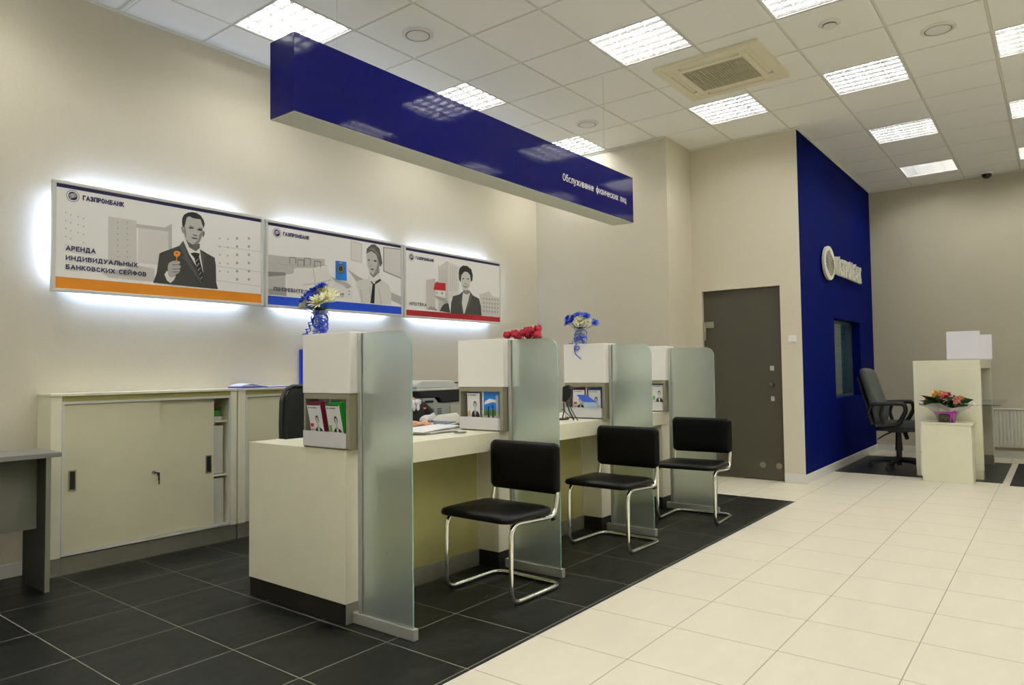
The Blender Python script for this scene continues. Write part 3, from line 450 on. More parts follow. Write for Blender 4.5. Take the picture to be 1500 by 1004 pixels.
# luminaires
REFL = mat('louvre_reflector', (.70, .71, .72), .16, metal=.75)
def make_luminaire():
    t = thing('ceiling_light', 'x', 'ceiling light', (0, 0, CEIL), 0, 'louvred ceiling lights')
    h = .297
    m = MB().box(-h, h, -h, h, .095, .10).box(-h, -h+.004, -h, h, 0, .095).box(h-.004, h, -h, h, 0, .095).box(-h, h, -h, -h+.004, 0, .095).box(-h, h, h-.004, h, 0, .095)
    m.box(-h, h, -h, -h+.014, 0, .003).box(-h, h, h-.014, h, 0, .003).box(-h, -h+.014, -h, h, 0, .003).box(h-.014, h, -h, h, 0, .003)
    m.build('housing', mat('lamp_housing', (.85, .85, .83), .35), t, world=False)
    m = MB(); w = (2*h-.03)/4; H = .033
    for k in range(5):
        y = -h+.015+k*w; b = .010
        m.add([(-h+.01, y-b, H), (h-.01, y-b, H), (h-.01, y+b, H), (-h+.01, y+b, H), (-h+.01, y, .002), (h-.01, y, .002)], [(0, 4, 5, 1), (3, 2, 5, 4), (0, 1, 2, 3), (0, 3, 4), (1, 5, 2)])
    n = 6
    for q in range(n+1):
        x = -h+.015+q*(2*h-.03)/n; b = .009
        m.add([(x-b, -h+.01, H-.006), (x-b, h-.01, H-.006), (x+b, h-.01, H-.006), (x+b, -h+.01, H-.006), (x, -h+.01, .006), (x, h-.01, .006)], [(0, 4, 5, 1), (3, 2, 5, 4), (0, 1, 2, 3), (0, 3, 4), (1, 5, 2)])
    m.build('louvre', REFL, t, world=False)
    for k in range(4):
        y = -h+.015+(k+.5)*w
        MB().cyl((-h+.02, y, .056), (h-.02, y, .056), .013, 8, caps=False).build('tube', TUBE, t, world=False)
    return t
lum = make_luminaire()
LUM_LABEL = {(-4, 0): 'louvred ceiling light partly behind the near end of the long blue sign', (-1, 0): 'louvred ceiling light just above the middle of the blue sign',
    (2, 0): 'small-looking louvred ceiling light above the lettered far end of the blue sign', (-1, 3): 'large louvred ceiling light to the left of the air conditioner panel',
    (2, 3): 'louvred ceiling light directly beyond the air conditioner panel', (-1, 5): 'louvred ceiling light cut by the top edge of the photo',
    (2, 5): 'bright louvred ceiling light to the right of the air conditioner panel', (5, 5): 'bright louvred ceiling light between two others above the blue wall',
    (8, 5): 'farthest ceiling light of its row, nearest the far wall', (2, 7): 'ceiling light cut by the right edge, nearest the camera',
    (5, 7): 'ceiling light cut by the right edge, second from the camera', (8, 7): 'sliver of ceiling light at the right edge, beside the far wall'}
first = True
for (i, j) in LIGHTS:
    loc = ((GX(i)+GX(i+1))/2, (GY(j)+GY(j+1))/2, CEIL)
    ordinal = {0: 'nearest the left wall', 3: 'second from the left wall', 5: 'third from the left wall', 7: 'fourth from the left wall', 9: 'fifth from the left wall', 10: 'farthest from the left wall'}
    lb = LUM_LABEL[(i, j)] if (i, j) in LUM_LABEL else ('ceiling light added out of view to brighten the room, row %s, %s' % (ordinal[j], {-13: 'last at the back', -10: 'rearmost but one', -8: 'rear', -7: 'second from the rear', -4: 'beside the viewer', -1: 'just ahead', 2: 'further ahead', 5: 'far ahead', 8: 'at the far end'}[i]))
    if first: lum.location = loc; lum['label'] = lb; first = False
    else: dup(lum, loc, 0, lb)

# ceiling fittings
def disc_fitting(x, y, label):
    t = thing('ceiling_speaker', label, 'speaker', (x, y, CEIL), 0, 'round ceiling speakers')
    MB().lathe([(.115, 0), (.115, -.006), (.098, -.012), (.090, -.012), (.090, -.002)], n=36).build('rim', WHITE, t, world=False)
    MB().lathe([(0, -.020), (.05, -.019), (.078, -.014), (.082, -.008), (.082, -.002)], n=36).build('cover', WHITE, t, world=False)
    MB().lathe([(.088, -.0125), (.083, -.0125)], n=36).build('shadow_gap', DARKGAP, t, world=False)
disc_fitting(3.615, 3.647, 'round white ceiling fitting above the blue sign, nearest the camera')
disc_fitting(6.03, 3.687, 'round white ceiling fitting above the far end of the blue sign')
disc_fitting(5.98, .63, 'round white ceiling fitting near the top right of the photo')
tag(MB().lathe([(0, -.004), (.085, -.004), (.098, -.002), (.10, 0)], (4.794, 1.825, CEIL), 32).build('cover_disc', CEILM, loc=(4.794, 1.825, CEIL)), 'faint flat round cover disc in the ceiling beside the air conditioner', 'ceiling cover')
t = thing('smoke_detector', 'small round smoke detector on the ceiling between two louvred lights', 'smoke detector', (5.378, 1.235, CEIL))
MB().lathe([(.075, 0), (.075, -.004), (.055, -.006), (.052, -.014)], n=28).build('base', WHITE, t, world=False)
MB().lathe([(.046, -.006), (.046, -.022), (.038, -.03), (.02, -.034), (0, -.035)], n=28).build('sensor_cap', WHITE, t, world=False)
MB().lathe([(.0475, -.012), (.0475, -.019)], n=28).build('vent_slot', DARKGAP, t, world=False)
t = thing('dome_camera', 'dark dome security camera on the ceiling by the far wall', 'security camera', (10.86, .67, CEIL))
MB().lathe([(.075, 0), (.075, -.02), (.06, -.035)], n=24).build('base', WHITE, t, world=False)
MB().lathe([(.055, -.03), (.055, -.045), (.045, -.07), (.025, -.085), (0, -.09)], n=24).build('dome', mat('dome_black', (.01, .01, .01), .08), t, world=False)

# cassette air conditioner
ACM = mat('ac_plastic', (.80, .76, .58), .45); ACD = mat('ac_grille', (.46, .44, .32), .6, noise=.1, nscale=200)
cx, cy = 5.675, 2.15
t = thing('air_conditioner', 'square beige ceiling cassette air conditioner with slatted centre grille', 'air conditioner', (cx, cy, CEIL))
a, bb = .41, .43
m = MB(); z0, z1 = -.035, -.001
slots = []
def ring(m, hx0, hy0, hx1, hy1, z0, z1):
    m.box(-hx0, hx0, hy1, hy0, z0, z1).box(-hx0, hx0, -hy0, -hy1, z0, z1).box(-hx0, -hx1, -hy1, hy1, z0, z1).box(hx1, hx0, -hy1, hy1, z0, z1)
ring(m, a, bb, .335, .355, z0, z1); ring(m, .285, .305, .235, .255, z0, z1)
for sx in (-1, 1): m.box(sx*.285, sx*.335, -.305, -.25, z0, z1).box(sx*.285, sx*.335, .25, .305, z0, z1)
for sy in (-1, 1): m.box(-.335, -.23, sy*.305, sy*.355, z0, z1).box(.23, .335, sy*.305, sy*.355, z0, z1)
m.build('panel', ACM, t, world=False, bevel=.004)
for k, (x0, x1, y0, y1) in enumerate(((-.335, -.285, -.25, .25), (.285, .335, -.25, .25), (-.23, .23, -.355, -.305), (-.23, .23, .305, .355))):
    MB().box(x0+.001, x1-.001, y0+.001, y1-.001, -.010, -.002).build('air_outlet', DARKGAP, t, world=False)
    m = MB()
    if k < 2: m.add([(x0+.012, y0+.01, -.014), (x1-.004, y0+.01, -.03), (x1-.004, y1-.01, -.03), (x0+.012, y1-.01, -.014), (x0+.012, y0+.01, -.011), (x1-.004, y0+.01, -.027), (x1-.004, y1-.01, -.027), (x0+.012, y1-.01, -.011)], [(0, 1, 2, 3), (4, 7, 6, 5), (0, 4, 5, 1), (1, 5, 6, 2), (2, 6, 7, 3), (3, 7, 4, 0)])
    else: m.add([(x0+.01, y0+.012, -.014), (x1-.01, y0+.012, -.014), (x1-.01, y1-.004, -.03), (x0+.01, y1-.004, -.03), (x0+.01, y0+.012, -.011), (x1-.01, y0+.012, -.011), (x1-.01, y1-.004, -.027), (x0+.01, y1-.004, -.027)], [(0, 1, 2, 3), (4, 7, 6, 5), (0, 4, 5, 1), (1, 5, 6, 2), (2, 6, 7, 3), (3, 7, 4, 0)])
    m.build('flap', ACM, t, world=False)
m = MB().box(-.233, .233, -.253, .253, -.034, -.006)
for k in range(22):
    y = -.235+k*.0224; m.box(-.215, .215, y-.004, y+.004, -.041, -.034)
for x in (-.075, .075): m.box(x-.004, x+.004, -.235, .235, -.042, -.034)
m.build('grille', ACD, t, world=False)

# ------------------------------------------------------------------ hanging sign
t = thing('hanging_sign', 'long glossy dark blue box sign hanging from the ceiling over the counter', 'sign', (3.72, 2.97, 2.452))
sx0, sx1, sy0, sy1, sz0, sz1 = 2.010, 5.432, 2.872, 3.070, 2.452, 2.845
MB().box(sx0, sx1, sy0, sy1, sz0+.004, sz1).build('box_body', BLUEGLOSS, t, bevel=.002)
MB().box(sx0+.004, sx1-.004, sy0+.004, sy1-.004, sz0, sz0+.004).build('underside', UNDER, t)
v, f = text_mesh('Обслуживание физических лиц', (4.337, sy0-.0012, 2.597), .97, .056, th=.125)
MB().add(v, f).build('lettering', mat('letter_white', (.85, .85, .88), .5), t)['label'] = 'white lettering'
for x, r in ((5.13, .0009), (2.35, .0004)): MB().cyl((x, 2.975, sz1), (x, 2.975, CEIL+.003), r, 6).build('hanging_wire', STEEL, t)

# ------------------------------------------------------------------ posters in light frames
def draw_logo(m, cx, cz, r, y, mr=0, mi=1, mw=2):
    """ring + globe with curved bands, drawn in the x-z plane facing -y"""
    n = 32; P = lambda a, q, k=0: (cx+q*math.cos(a), y-k, cz+q*math.sin(a))
    vs = []; fs = []
    for k in range(n): vs += [P(2*PI*k/n, r), P(2*PI*k/n, r*.93)]
    for k in range(n): j = (k+1) % n; fs.append((2*k, 2*j, 2*j+1, 2*k+1))
    m.add(vs, fs, mr)
    m.add([P(2*PI*k/n, r*.72) for k in range(n)], [tuple(range(n))], mi)
    for q in range(4):      # curved light bands across the globe
        h0 = -.42+q*.26; up = []; lo = []
        for k in range(9):
            s = -1+k/4; s *= math.sqrt(max(0, 1-h0*h0))*.94; bow = .16*(1-s*s)
            x_, z_ = s*.72*r, (h0+bow)*.72*r; w = .05*r*(1-.7*abs(s))
            ca, sa = math.cos(.45), math.sin(.45)
            up.append((cx+x_*ca-(z_+w)*sa, y-.0004, cz+x_*sa+(z_+w)*ca)); lo.append((cx+x_*ca-(z_-w)*sa, y-.0004, cz+x_*sa+(z_-w)*ca))
        m.add(up+lo[::-1], [tuple(range(18))], mw)
def flat_art(name, shapes, y0, parent, step=.00035):
    m = MB(); names = []; mats = []
    for q, (col, pts) in enumerate(shapes):
        if col not in names: names.append(col); mats.append(tone(col))
        poly = [(pts[k], pts[k+1]) for k in range(0, len(pts), 2)]
        ar = sum(poly[k-1][0]*poly[k][1]-poly[k][0]*poly[k-1][1] for k in range(len(poly)))
        if ar < 0: poly = poly[::-1]
        y = y0-q*step/4
        m.add([(u, y, v) for u, v in poly], [tuple(range(len(poly)))], names.index(col))
    return m.build(name, mats, parent)
PY = 4.868
POSTERS = [
 (1.674, 3.130, ORANGE, 'frame poster with orange band showing a man in a suit holding a key', [('ГАЗПРОМБАНК', 1.843, 2.306, .251, .032, .23)], (1.787, 2.322, .037),
  [('АРЕНДА', 1.750, 1.974, .172, .031), ('ИНДИВИДУАЛЬНЫХ', 1.750, 1.914, .433, .030), ('БАНКОВСКИХ СЕЙФОВ', 1.750, 1.857, .491, .030)]),
 (3.148, 4.602, BLUEP, 'frame poster with blue band showing a woman in a tie beside a sofa', [('ГАЗПРОМБАНК', 3.306, 2.290, .249, .031, .23)], (3.252, 2.305, .038),
  [('ПОТРЕБИТЕЛЬСКИЙ КРЕДИТ', 3.221, 1.842, .690, .030)]),
 (4.622, 6.078, REDP, 'frame poster with red band showing a smiling woman holding a small house', [('ГАЗПРОМБАНК', 4.774, 2.273, .251, .030, .23)], (4.719, 2.287, .037),
  [('ИПОТЕКА', 4.686, 1.825, .231, .030)])]
for k, (x0, x1, band, label, logo_t, (lx, lz, lr), lines) in enumerate(POSTERS):
    z0, z1 = 1.715, 2.408; dz_ = -.010*k
    z0 += dz_*.5; z1 += dz_
    t = thing('wall_poster', label, 'poster', ((x0+x1)/2, WY, (z0+z1)/2), 0, 'backlit posters on the left wall')
    fr = .020
    m = MB().box(x0, x1, PY-.006, PY+.028, z0, z0+fr).box(x0, x1, PY-.006, PY+.028, z1-fr, z1).box(x0, x0+fr, PY-.006, PY+.028, z0+fr, z1-fr).box(x1-fr, x1, PY-.006, PY+.028, z0+fr, z1-fr)
    m.build('poster_frame', ALUW, t, bevel=.003)
    MB().box(x0+fr, x1-fr, PY+.002, PY+.026, z0+fr, z1-fr).build('print_panel', PRINT, t)
    bt = .022
    MB().box(x0+fr, x1-fr, PY+.0014, PY+.002, z1-fr-bt-.004*0, z1-fr).build('top_band', NAVY, t)['label'] = 'dark navy top band'
    bh = (.071, .071, .055)[k]
    MB().box(x0+fr, x1-fr, PY+.0004, PY+.001, z0+fr, z0+fr+bh).build('bottom_band', band, t)['label'] = 'coloured bottom band'
    flat_art('backdrop', ART_BACK[k], PY+.0018, t, .00004)
    flat_art('portrait', ART_FIG[k], PY-.0000, t, .0002)
    m = MB(); draw_logo(m, lx, lz, lr, PY+.0004); m.build('emblem', [NAVY, NAVY, PRINT], t)
    m = MB()
    for (s, x, z, w, h, b) in logo_t: v, f = text_mesh(s, (x, PY+.0002, z), w, h, th=b); m.add(v, f)
    m.build('brand_lettering', NAVY, t)
    m = MB()
    for (s, x, z, w, h) in lines: v, f = text_mesh(s, (x, PY-.0012, z), w, h, th=.21); m.add(v, f)
    m.build('headline_lettering', NAVY, t)
    for x in (x0+.05, x1-.05):
        for z in (z0+.01, z1-.03): MB().box(x-.012, x+.012, PY+.028, WY, z, z+.02).build('wall_bracket', ALU, t)
    # back light tubes
    yt = PY+.062
    MB().cyl((x0+.16, yt, z1-.045), (x1-.16, yt, z1-.045), .012, 8).build('back_light_tube', TUBEB, t)
    MB().cyl((x0+.16, yt, z0+.045), (x1-.16, yt, z0+.045), .012, 8).build('back_light_tube', TUBEB, t)
    if k == 0: MB().cyl((x0+.045, yt, z0+.12), (x0+.045, yt, z1-.12), .012, 8).build('back_light_tube', TUBEB, t)
    if k == 2: MB().cyl((x1-.045, yt, z0+.12), (x1-.045, yt, z1-.12), .012, 8).build('back_light_tube', TUBEB, t)

# ------------------------------------------------------------------ blue wall sign
t = thing('wall_logo_sign', 'white raised round emblem and letters mounted on the blue wall', 'sign', (9.2, BY, 2.27))
cx, cz, rx, rz = 8.52, 2.365, .235, .193
el = [(cx+rx*math.cos(2*PI*k/36), cz+rz*math.sin(2*PI*k/36)) for k in range(36)]
IV = mat('ivory_letter', (.72, .72, .62), .4)
MB().prism(el, lambda u, v, w: (u, BY-.05+w, v), .03).build('emblem_disc', IV, t, bevel=.003)
m = MB()
for q in range(8):
    pts = []
    for k in range(13):
        s = -1+k/6; h0 = -.78+q*.22; s2 = s*math.sqrt(max(0, 1-h0*h0)); bow = .22*math.sin(s*2.2)
        x_, z_ = s2*.74, (h0)*.66+bow*.45*(1-abs(h0)); ca, sa = math.cos(-.6), math.sin(-.6)
        pts.append((cx+(x_*ca-z_*sa)*rx, BY-.0505, cz+(x_*sa+z_*ca)*rz*1.1))
    m.tube(pts, .0055, 6)
m.build('emblem_groove', mat('groove_grey', (.16, .16, .12), .6), t)
v, f = text_mesh('ГАЗПРОМБАНК', (8.76, BY-.05, 2.262), 1.29, .205, depth=.03, th=.17)
MB().add([(a.x, a.y+.015, a.z) for a in v], f).build('raised_letters', IV, t)
m = MB()
for x, z in ((8.4, 2.3), (8.62, 2.44), (8.9, 2.32), (9.4, 2.32), (9.95, 2.32)): m.cyl((x, BY-.022, z), (x, BY, z), .006, 8)
m.build('spacer', STEEL, t)

# ------------------------------------------------------------------ door
dr = struct(MB().box(DX+.045, DX+.095, d0, d1, .006, dz).build('door_1', DOORG, bevel=.003))
fx = DX+.045
m = MB().cyl((fx-.012, d1-.012, 1.50), (fx-.012, d1-.012, 1.70), .016, 12)
m.build('hinge_barrel', STEEL, dr)
MB().box(fx-.012, fx, d1-.115, d1-.02, 1.635, 1.705).build('hinge_plate', STEEL, dr, bevel=.003)
MB().box(fx-.006, fx, 2.385, 2.425, 1.155, 1.205).cyl((fx-.014, 2.405, 1.18), (fx-.006, 2.405, 1.18), .010, 12).build('lock_plate', ALU, dr)
MB().cyl((fx, 2.41, 1.005), (fx-.012, 2.41, 1.005), .030, 20).cyl((fx-.012, 2.41, 1.005), (fx-.04, 2.41, 1.005), .012, 12).ball((fx-.055, 2.41, 1.005), .027, 16, sq=(.7, 1, 1)).build('door_knob', mat('dark_bronze', (.10, .095, .075), .3, metal=.8), dr)
MB().box(fx-.006, fx, 2.388, 2.424, .835, .885).cyl((fx-.012, 2.406, .862), (fx-.006, 2.406, .862), .009, 12).build('lock_plate', ALU, dr)
for y, z in ((2.53, .158), (2.36, .155)): MB().cyl((fx-.002, y, z), (fx, y, z), .032, 20).build('scuff_plate', mat('scuff_grey', (.19, .18, .12), .6), dr)
struct(MB().box(DX+.095, DX+.12, d0, d1, 0, dz).build('trim_4', DARKGAP))

t = thing('wall_switch', 'small square white wall switch beside the grey door', 'switch', (DX, 2.175, 1.477))
MB().box(DX-.009, DX, 2.135, 2.215, 1.437, 1.517).build('switch_plate', WHITE, t, bevel=.003)
MB().box(DX-.014, DX-.009, 2.150, 2.200, 1.452, 1.502).build('rocker', WHITE, t, bevel=.002)

# ------------------------------------------------------------------ radiator
t = thing('radiator', 'white ribbed panel radiator on the far wall right of the reception desk', 'radiator', (FX, .2, .14))
ry0, ry1 = -.5, .70
m = MB().box(FX-.085, FX-.05, ry0, ry1, .14, .625)
y = ry0+.02
while y < ry1-.03:
    m.box(FX-.100, FX-.085, y, y+.022, .165, .595); y += .038
m.build('front_panel', mat('radiator_white', (.66, .67, .60), .4), t, bevel=.004)
MB().box(FX-.105, FX-.02, ry0, ry1, .618, .630).build('top_grille', WHITE, t)
MB().box(FX-.105, FX-.02, ry1, ry1+.006, .14, .63).build('side_cover', WHITE, t)
for y in (ry0+.2, ry1-.2): MB().box(FX-.05, FX-.004, y, y+.03, .25, .5).build('bracket', WHITE, t)
MB().cyl((FX-.06, ry0+.04, .0), (FX-.06, ry0+.04, .15), .009, 10).build('pipe', WHITE, t)
# ------------------------------------------------------------------ service counter
TX = [2.172, 3.338, 4.550, 5.560]; TW = .16
WT0, WT1 = .712, .820
t = thing('service_counter', 'long cream service counter with open knee space and dark plinth', 'counter', (3.9, 3.0, 0))
MB().box(TX[0]+.19, TX[3]+.20, 2.700, 3.45, WT0, WT1).build('worktop', CREAM, t, bevel=.002)
MB().box(TX[0], TX[0]+.19, 2.700, 3.51, .095, WT1).build('end_block', CREAM, t, bevel=.0015)
MB().box(TX[0]+.004, TX[0]+.19, 2.704, 3.505, 0, .094).build('end_plinth', DKSTEEL, t)
MB().box(TX[0]+.005, TX[0]+.19, 2.7005, 2.704, 0, .094).build('plinth_end_cap', STEEL, t)
for x in TX[1:]:
    MB().box(x, x+.19, 2.712, 2.875, .095, WT0-.001).build('pedestal', CREAM, t, bevel=.001)
    MB().box(x+.002, x+.188, 2.716, 2.873, 0, .094).build('pedestal_plinth', DKSTEEL, t)
segs_ = [(TX[0]+.19, TX[1]), (TX[1]+.19, TX[2]), (TX[2]+.19, TX[3])]
for a_, b_ in segs_:
    MB().box(a_+.001, b_-.001, 2.876, 2.896, .095, WT0-.001).build('back_panel', OLIVE, t)
    MB().box(a_+.001, b_-.001, 2.868, 2.875, .0, .094).build('plinth_strip', STEEL, t)
MB().box(TX[3], TX[3]+.19, 2.876, 3.45, 0, WT0-.001).build('far_end_panel', CREAM, t)

# cabinets with a leaflet niche standing on the counter
Y0, Y1 = 2.662, 3.030
def leaflet_cabinet(x, label, y0=Y0, y1=Y1):
    t = thing('leaflet_cabinet', label, 'cabinet', (x+TW/2, (y0+y1)/2, WT1), 0, 'white cabinets on the counter')
    MB().box(x, x+TW, y0, y1, 1.090, 1.385).build('upper_box', CREAMW, t, bevel=.003)
    m = MB().box(x+.004, x+TW-.004, y0+.01, y1-.004, 1.062, 1.089).box(x+.004, x+TW-.004, y0+.01, y0+.034, WT1, 1.062).box(x+.004, x+TW-.004, y1-.016, y1-.004, WT1, 1.062)
    m.box(x+.004, x+TW-.004, y0+.034, y1-.016, WT1, WT1+.010)
    m.build('niche_frame', GREYOL, t, bevel=.001)
    MB().box(x+.085, x+.093, y0+.034, y1-.016, WT1+.010, 1.062).build('niche_back', CREAMW, t)
    ym = (y0+y1)/2+.005
    MB().box(x+.03, x+.085, ym-.004, ym+.004, WT1+.010, 1.060).build('divider', CREAMW, t)
    ho = thing_part('leaflet_tray', t)
    MB().box(x-.012, x-.008, y0+.036, y1-.02, WT1+.010, .905).box(x-.008, x+.085, y0+.034, y0+.038, WT1+.010, .90).box(x-.008, x+.085, y1-.022, y1-.018, WT1+.010, .90).box(x-.008, x+.085, y0+.038, y1-.022, WT1+.010, WT1+.013).build('tray_front', mat('tray_white', (.70, .70, .72), .2), ho)
    return t
def thing_part(name, parent):
    o = bpy.data.objects.new(name, None); COL.objects.link(o); o.parent = parent; return o
leaflet_cabinet(TX[0], 'white leaflet cabinet nearest the camera, carrying the blue and white flower vase')
leaflet_cabinet(TX[1], 'white leaflet cabinet with red roses behind its top, second from the camera')
leaflet_cabinet(TX[2], 'white leaflet cabinet under the small blue flower vase, third from the camera')
leaflet_cabinet(TX[3], 'narrow-looking white leaflet cabinet farthest from the camera, before the grey door')

# leaflets
LP = {}
def leaflet(x, y, label, accent, style, lean=0., twist=0., copies=3, z=WT1+.014, w=.105, h=.21):
    """booklet standing in the tray; face towards -x"""
    t = thing('leaflet', label, 'leaflet', (x, y, z), twist, 'leaflets in the counter trays')
    t.rotation_euler = (0, lean, twist)
    AC = mat('leaflet_'+accent, {'burgundy': (.22, .015, .05), 'green': (.02, .30, .03), 'blue': (.02, .10, .50), 'navy': (.03, .04, .25)}[accent], .35)
    for q in range(copies):
        fan = q*.006
        MB().add([(q*.004+.001, -w/2-q*.008, 0), (q*.004+.001, w/2-q*.008, 0), (q*.004+.001+fan, w/2-q*.008, h+q*.003), (q*.004+.001+fan, -w/2-q*.008, h+q*.003),
                  (q*.004+.0035, -w/2-q*.008, 0), (q*.004+.0035, w/2-q*.008, 0), (q*.004+.0035+fan, w/2-q*.008, h+q*.003), (q*.004+.0035+fan, -w/2-q*.008, h+q*.003)],
                 [(0, 1, 2, 3), (4, 7, 6, 5), (0, 4, 5, 1), (1, 5, 6, 2), (2, 6, 7, 3), (3, 7, 4, 0)]).build('booklet', AC, t, world=False)
    MB().box(-.0012, .0008, -w/2+.001, w/2-.001, .001, h-.006).build('cover', PAPER, t, world=False)
    # figure in local (u to the viewer's right = -y, v up)
    def P(pts, k): return [(-.0014-k*.00012, -u*w, v*h) for u, v in pts]
    A = []
    def a(c, pts): A.append((c, pts))
    def el(cx, cy, rx, ry, n=12): return [(cx+rx*math.cos(2*PI*k/n), cy+ry*math.sin(2*PI*k/n)) for k in range(n)]
    if style == 'photo':
        a('bl2', [(-.49, .40), (.49, .40), (.49, .97), (-.49, .97)]); a('g82', [(-.45, .62), (.1, .70), (.45, .66), (.4, .76), (-.1, .80), (-.4, .72)])
        a('leaf', [(-.49, .30), (.49, .30), (.49, .44), (.2, .50), (-.2, .45), (-.49, .50)]); a('g70', [(-.49, .02), (.49, .02), (.49, .30), (-.49, .30)])
        a('g18', [(-.25, .02), (-.12, .02), (-.14, .58), (-.22, .58)]); a('g18', [(.05, .02), (.18, .02), (.12, .62), (.06, .60)]); a('g60', [(.30, .1), (.45, .1), (.45, .9), (.30, .9)])
    else:
        a('g20', [(-.46, .955), (.47, .955), (.47, .975), (-.46, .975)])
        suit = {'woman_dark': 'g20', 'man': 'g18', 'woman_light': 'g70', 'apron': 'g20'}[style]; hx = .12
        a(suit, [(hx-.34, .02), (hx+.36, .02), (hx+.34, .30), (hx+.22, .40), (hx+.05, .44), (hx-.10, .44), (hx-.25, .38)])
        a('g88', [(hx-.07, .43), (hx+.08, .43), (hx+.03, .20), (hx-.01, .20)])
        a('g66', [(hx-.05, .40), (hx+.06, .40), (hx+.06, .50), (hx-.05, .50)])
        a('g14', el(hx, .615, .125, .105)); a('g70', el(hx, .585, .095, .090))
        a('g14', [(hx-.05, .60), (hx-.02, .60), (hx-.02, .61), (hx-.05, .61)]); a('g14', [(hx+.02, .60), (hx+.05, .60), (hx+.05, .61), (hx+.02, .61)]); a('g40', [(hx-.03, .54), (hx+.03, .54), (hx, .53)])
        if style == 'man': a('g08', [(hx-.01, .42), (hx+.02, .42), (hx+.03, .22), (hx-.02, .22)]); a('or2', [(-.42, .30), (-.30, .30), (-.28, .42), (-.42, .42)])
        elif style == 'woman_dark': a('re2', [(-.44, .44), (-.20, .44), (-.18, .52), (-.42, .52)]); a('g60', [(-.40, .34), (-.16, .36), (-.18, .40), (-.40, .40)])
        else: a('gr2', [(-.44, .34), (-.26, .34), (-.24, .50), (-.44, .50)]); a('g20', [(-.30, .20), (-.05, .10), (-.10, .22), (-.26, .30)])
    m = MB(); names = []; mats = []
    for k, (c, pts) in enumerate(A):
        if c not in names:
            names.append(c)
            mats.append(mat('leaf_print_green', (.06, .20, .04), .4) if c == 'leaf' else mat('print_fresh_green', (.15, .50, .05), .4) if c == 'gr2' else tone(c))
        m.add(P(pts, k), [tuple(range(len(pts)-1, -1, -1))], names.index(c))
    m.build('cover_picture', mats, t, world=False)
    m = MB()
    if style != 'photo':
        v, f = text_mesh('ГАЗПРОМБАНК', (-.0016, w*.28, h*.885), w*.5, h*.028, ux=(0, -1, 0), th=.24); m.add(v, f)
        c = (w*.36, h*.90); m.add([(-.0016, c[0]+.004*math.cos(2*PI*k/10), c[1]+.004*math.sin(2*PI*k/10)) for k in range(10)], [tuple(range(10))])
        m.build('cover_lettering', NAVY, t, world=False)
    return t
leaflet(2.196, 2.920, 'burgundy leaflet leaning out of the nearest tray, left of the green one', 'burgundy', 'woman_dark', lean=-.20)
leaflet(2.196, 2.775, 'green leaflet leaning out of the nearest tray, right of the burgundy one', 'green', 'apron', lean=-.20)
leaflet(3.375, 2.930, 'white leaflet showing a man in a dark suit in the second tray', 'navy', 'man', lean=-.03, copies=1, z=.85)
leaflet(3.375, 2.785, 'bright blue picture leaflet with dark tree trunks in the second tray', 'blue', 'photo', lean=-.03, copies=1, w=.125, z=.85)
leaflet(4.585, 2.915, 'burgundy-edged leaflet in the third tray beside the black desk device', 'burgundy', 'woman_dark', lean=-.04)
leaflet(4.585, 2.775, 'blue-edged leaflet in the third tray, partly hidden by a tilted blue booklet', 'blue', 'woman_light', lean=-.04)
leaflet(5.595, 2.755, 'leaflet with a small green picture in the farthest tray by the grey door', 'navy', 'apron', lean=-.03, copies=1, z=.85)
leaflet(5.595, 2.915, 'leaflet in the farthest tray, behind the frosted glass panel', 'navy', 'woman_light', lean=-.03, copies=1, z=.85)
t = thing('leaflet', 'blue booklet slipping sideways over the blue-edged leaflet in the third tray', 'leaflet', (4.545, 2.80, .955), 0, 'leaflets in the counter trays')
MB().add([(0, .115, .045), (0, .03, .045), (-.02, -.075, -.01), (-.02, .05, -.005), (.003, .115, .045), (.003, .03, .045), (-.017, -.075, -.01), (-.017, .05, -.005)], [(0, 1, 2, 3), (4, 7, 6, 5), (0, 4, 5, 1), (1, 5, 6, 2), (2, 6, 7, 3), (3, 7, 4, 0)]).build('cover', mat('leaflet_blue', (.02, .10, .50), .35), t, world=False)
MB().add([(-.021, .045, -.008), (-.021, -.073, -.013), (-.019, -.07, -.05), (-.019, .03, -.05), (-.018, .045, -.008), (-.018, -.073, -.013), (-.016, -.07, -.05), (-.016, .03, -.05)], [(0, 1, 2, 3), (4, 7, 6, 5), (0, 4, 5, 1), (1, 5, 6, 2), (2, 6, 7, 3), (3, 7, 4, 0)]).build('pages', mat('pale_blue_paper', (.45, .62, .80), .5), t, world=False)

# frosted glass partitions
def partition(k, y_end, top, label):
    x = TX[k]+.058
    t = thing('glass_partition', label, 'partition', (x, (2.66+y_end)/2, 0), 0, 'frosted glass partitions')
    zb, r = .052, .075; ys, ye = 2.655, y_end+.012
    poly = [(ys, zb), (ye, zb)]+[(ye+r-r*math.cos(math.radians(a)), top-r+r*math.sin(math.radians(a))) for a in range(0, 91, 10)]+[(ys, top)]
    MB().prism(poly, lambda u, v, w: (x-.004+w, u, v), .008, 0, 1).build('glass_panel', [FROST, GEDGE], t)
    MB().box(x-.016, x+.016, y_end-.003, 2.700, .0015, .052).build('base_rail', ALU, t, bevel=.002)
    m = MB().box(x-.013, x-.005, 2.640, 2.660, .052, top-.001).box(x+.005, x+.013, 2.640, 2.660, .052, top-.001).box(x-.013, x+.013, 2.6595, 2.6615, .052, top-.001)
    m.build('wall_profile', ALU, t)
partition(0, 2.292, 1.378, 'frosted glass partition nearest the camera at the counter end')
partition(1, 2.288, 1.378, 'frosted glass partition behind the nearest black chair')
partition(2, 2.305, 1.374, 'frosted glass partition behind the middle black chair')
partition(3, 2.244, 1.365, 'frosted glass partition farthest along, in front of the grey door')

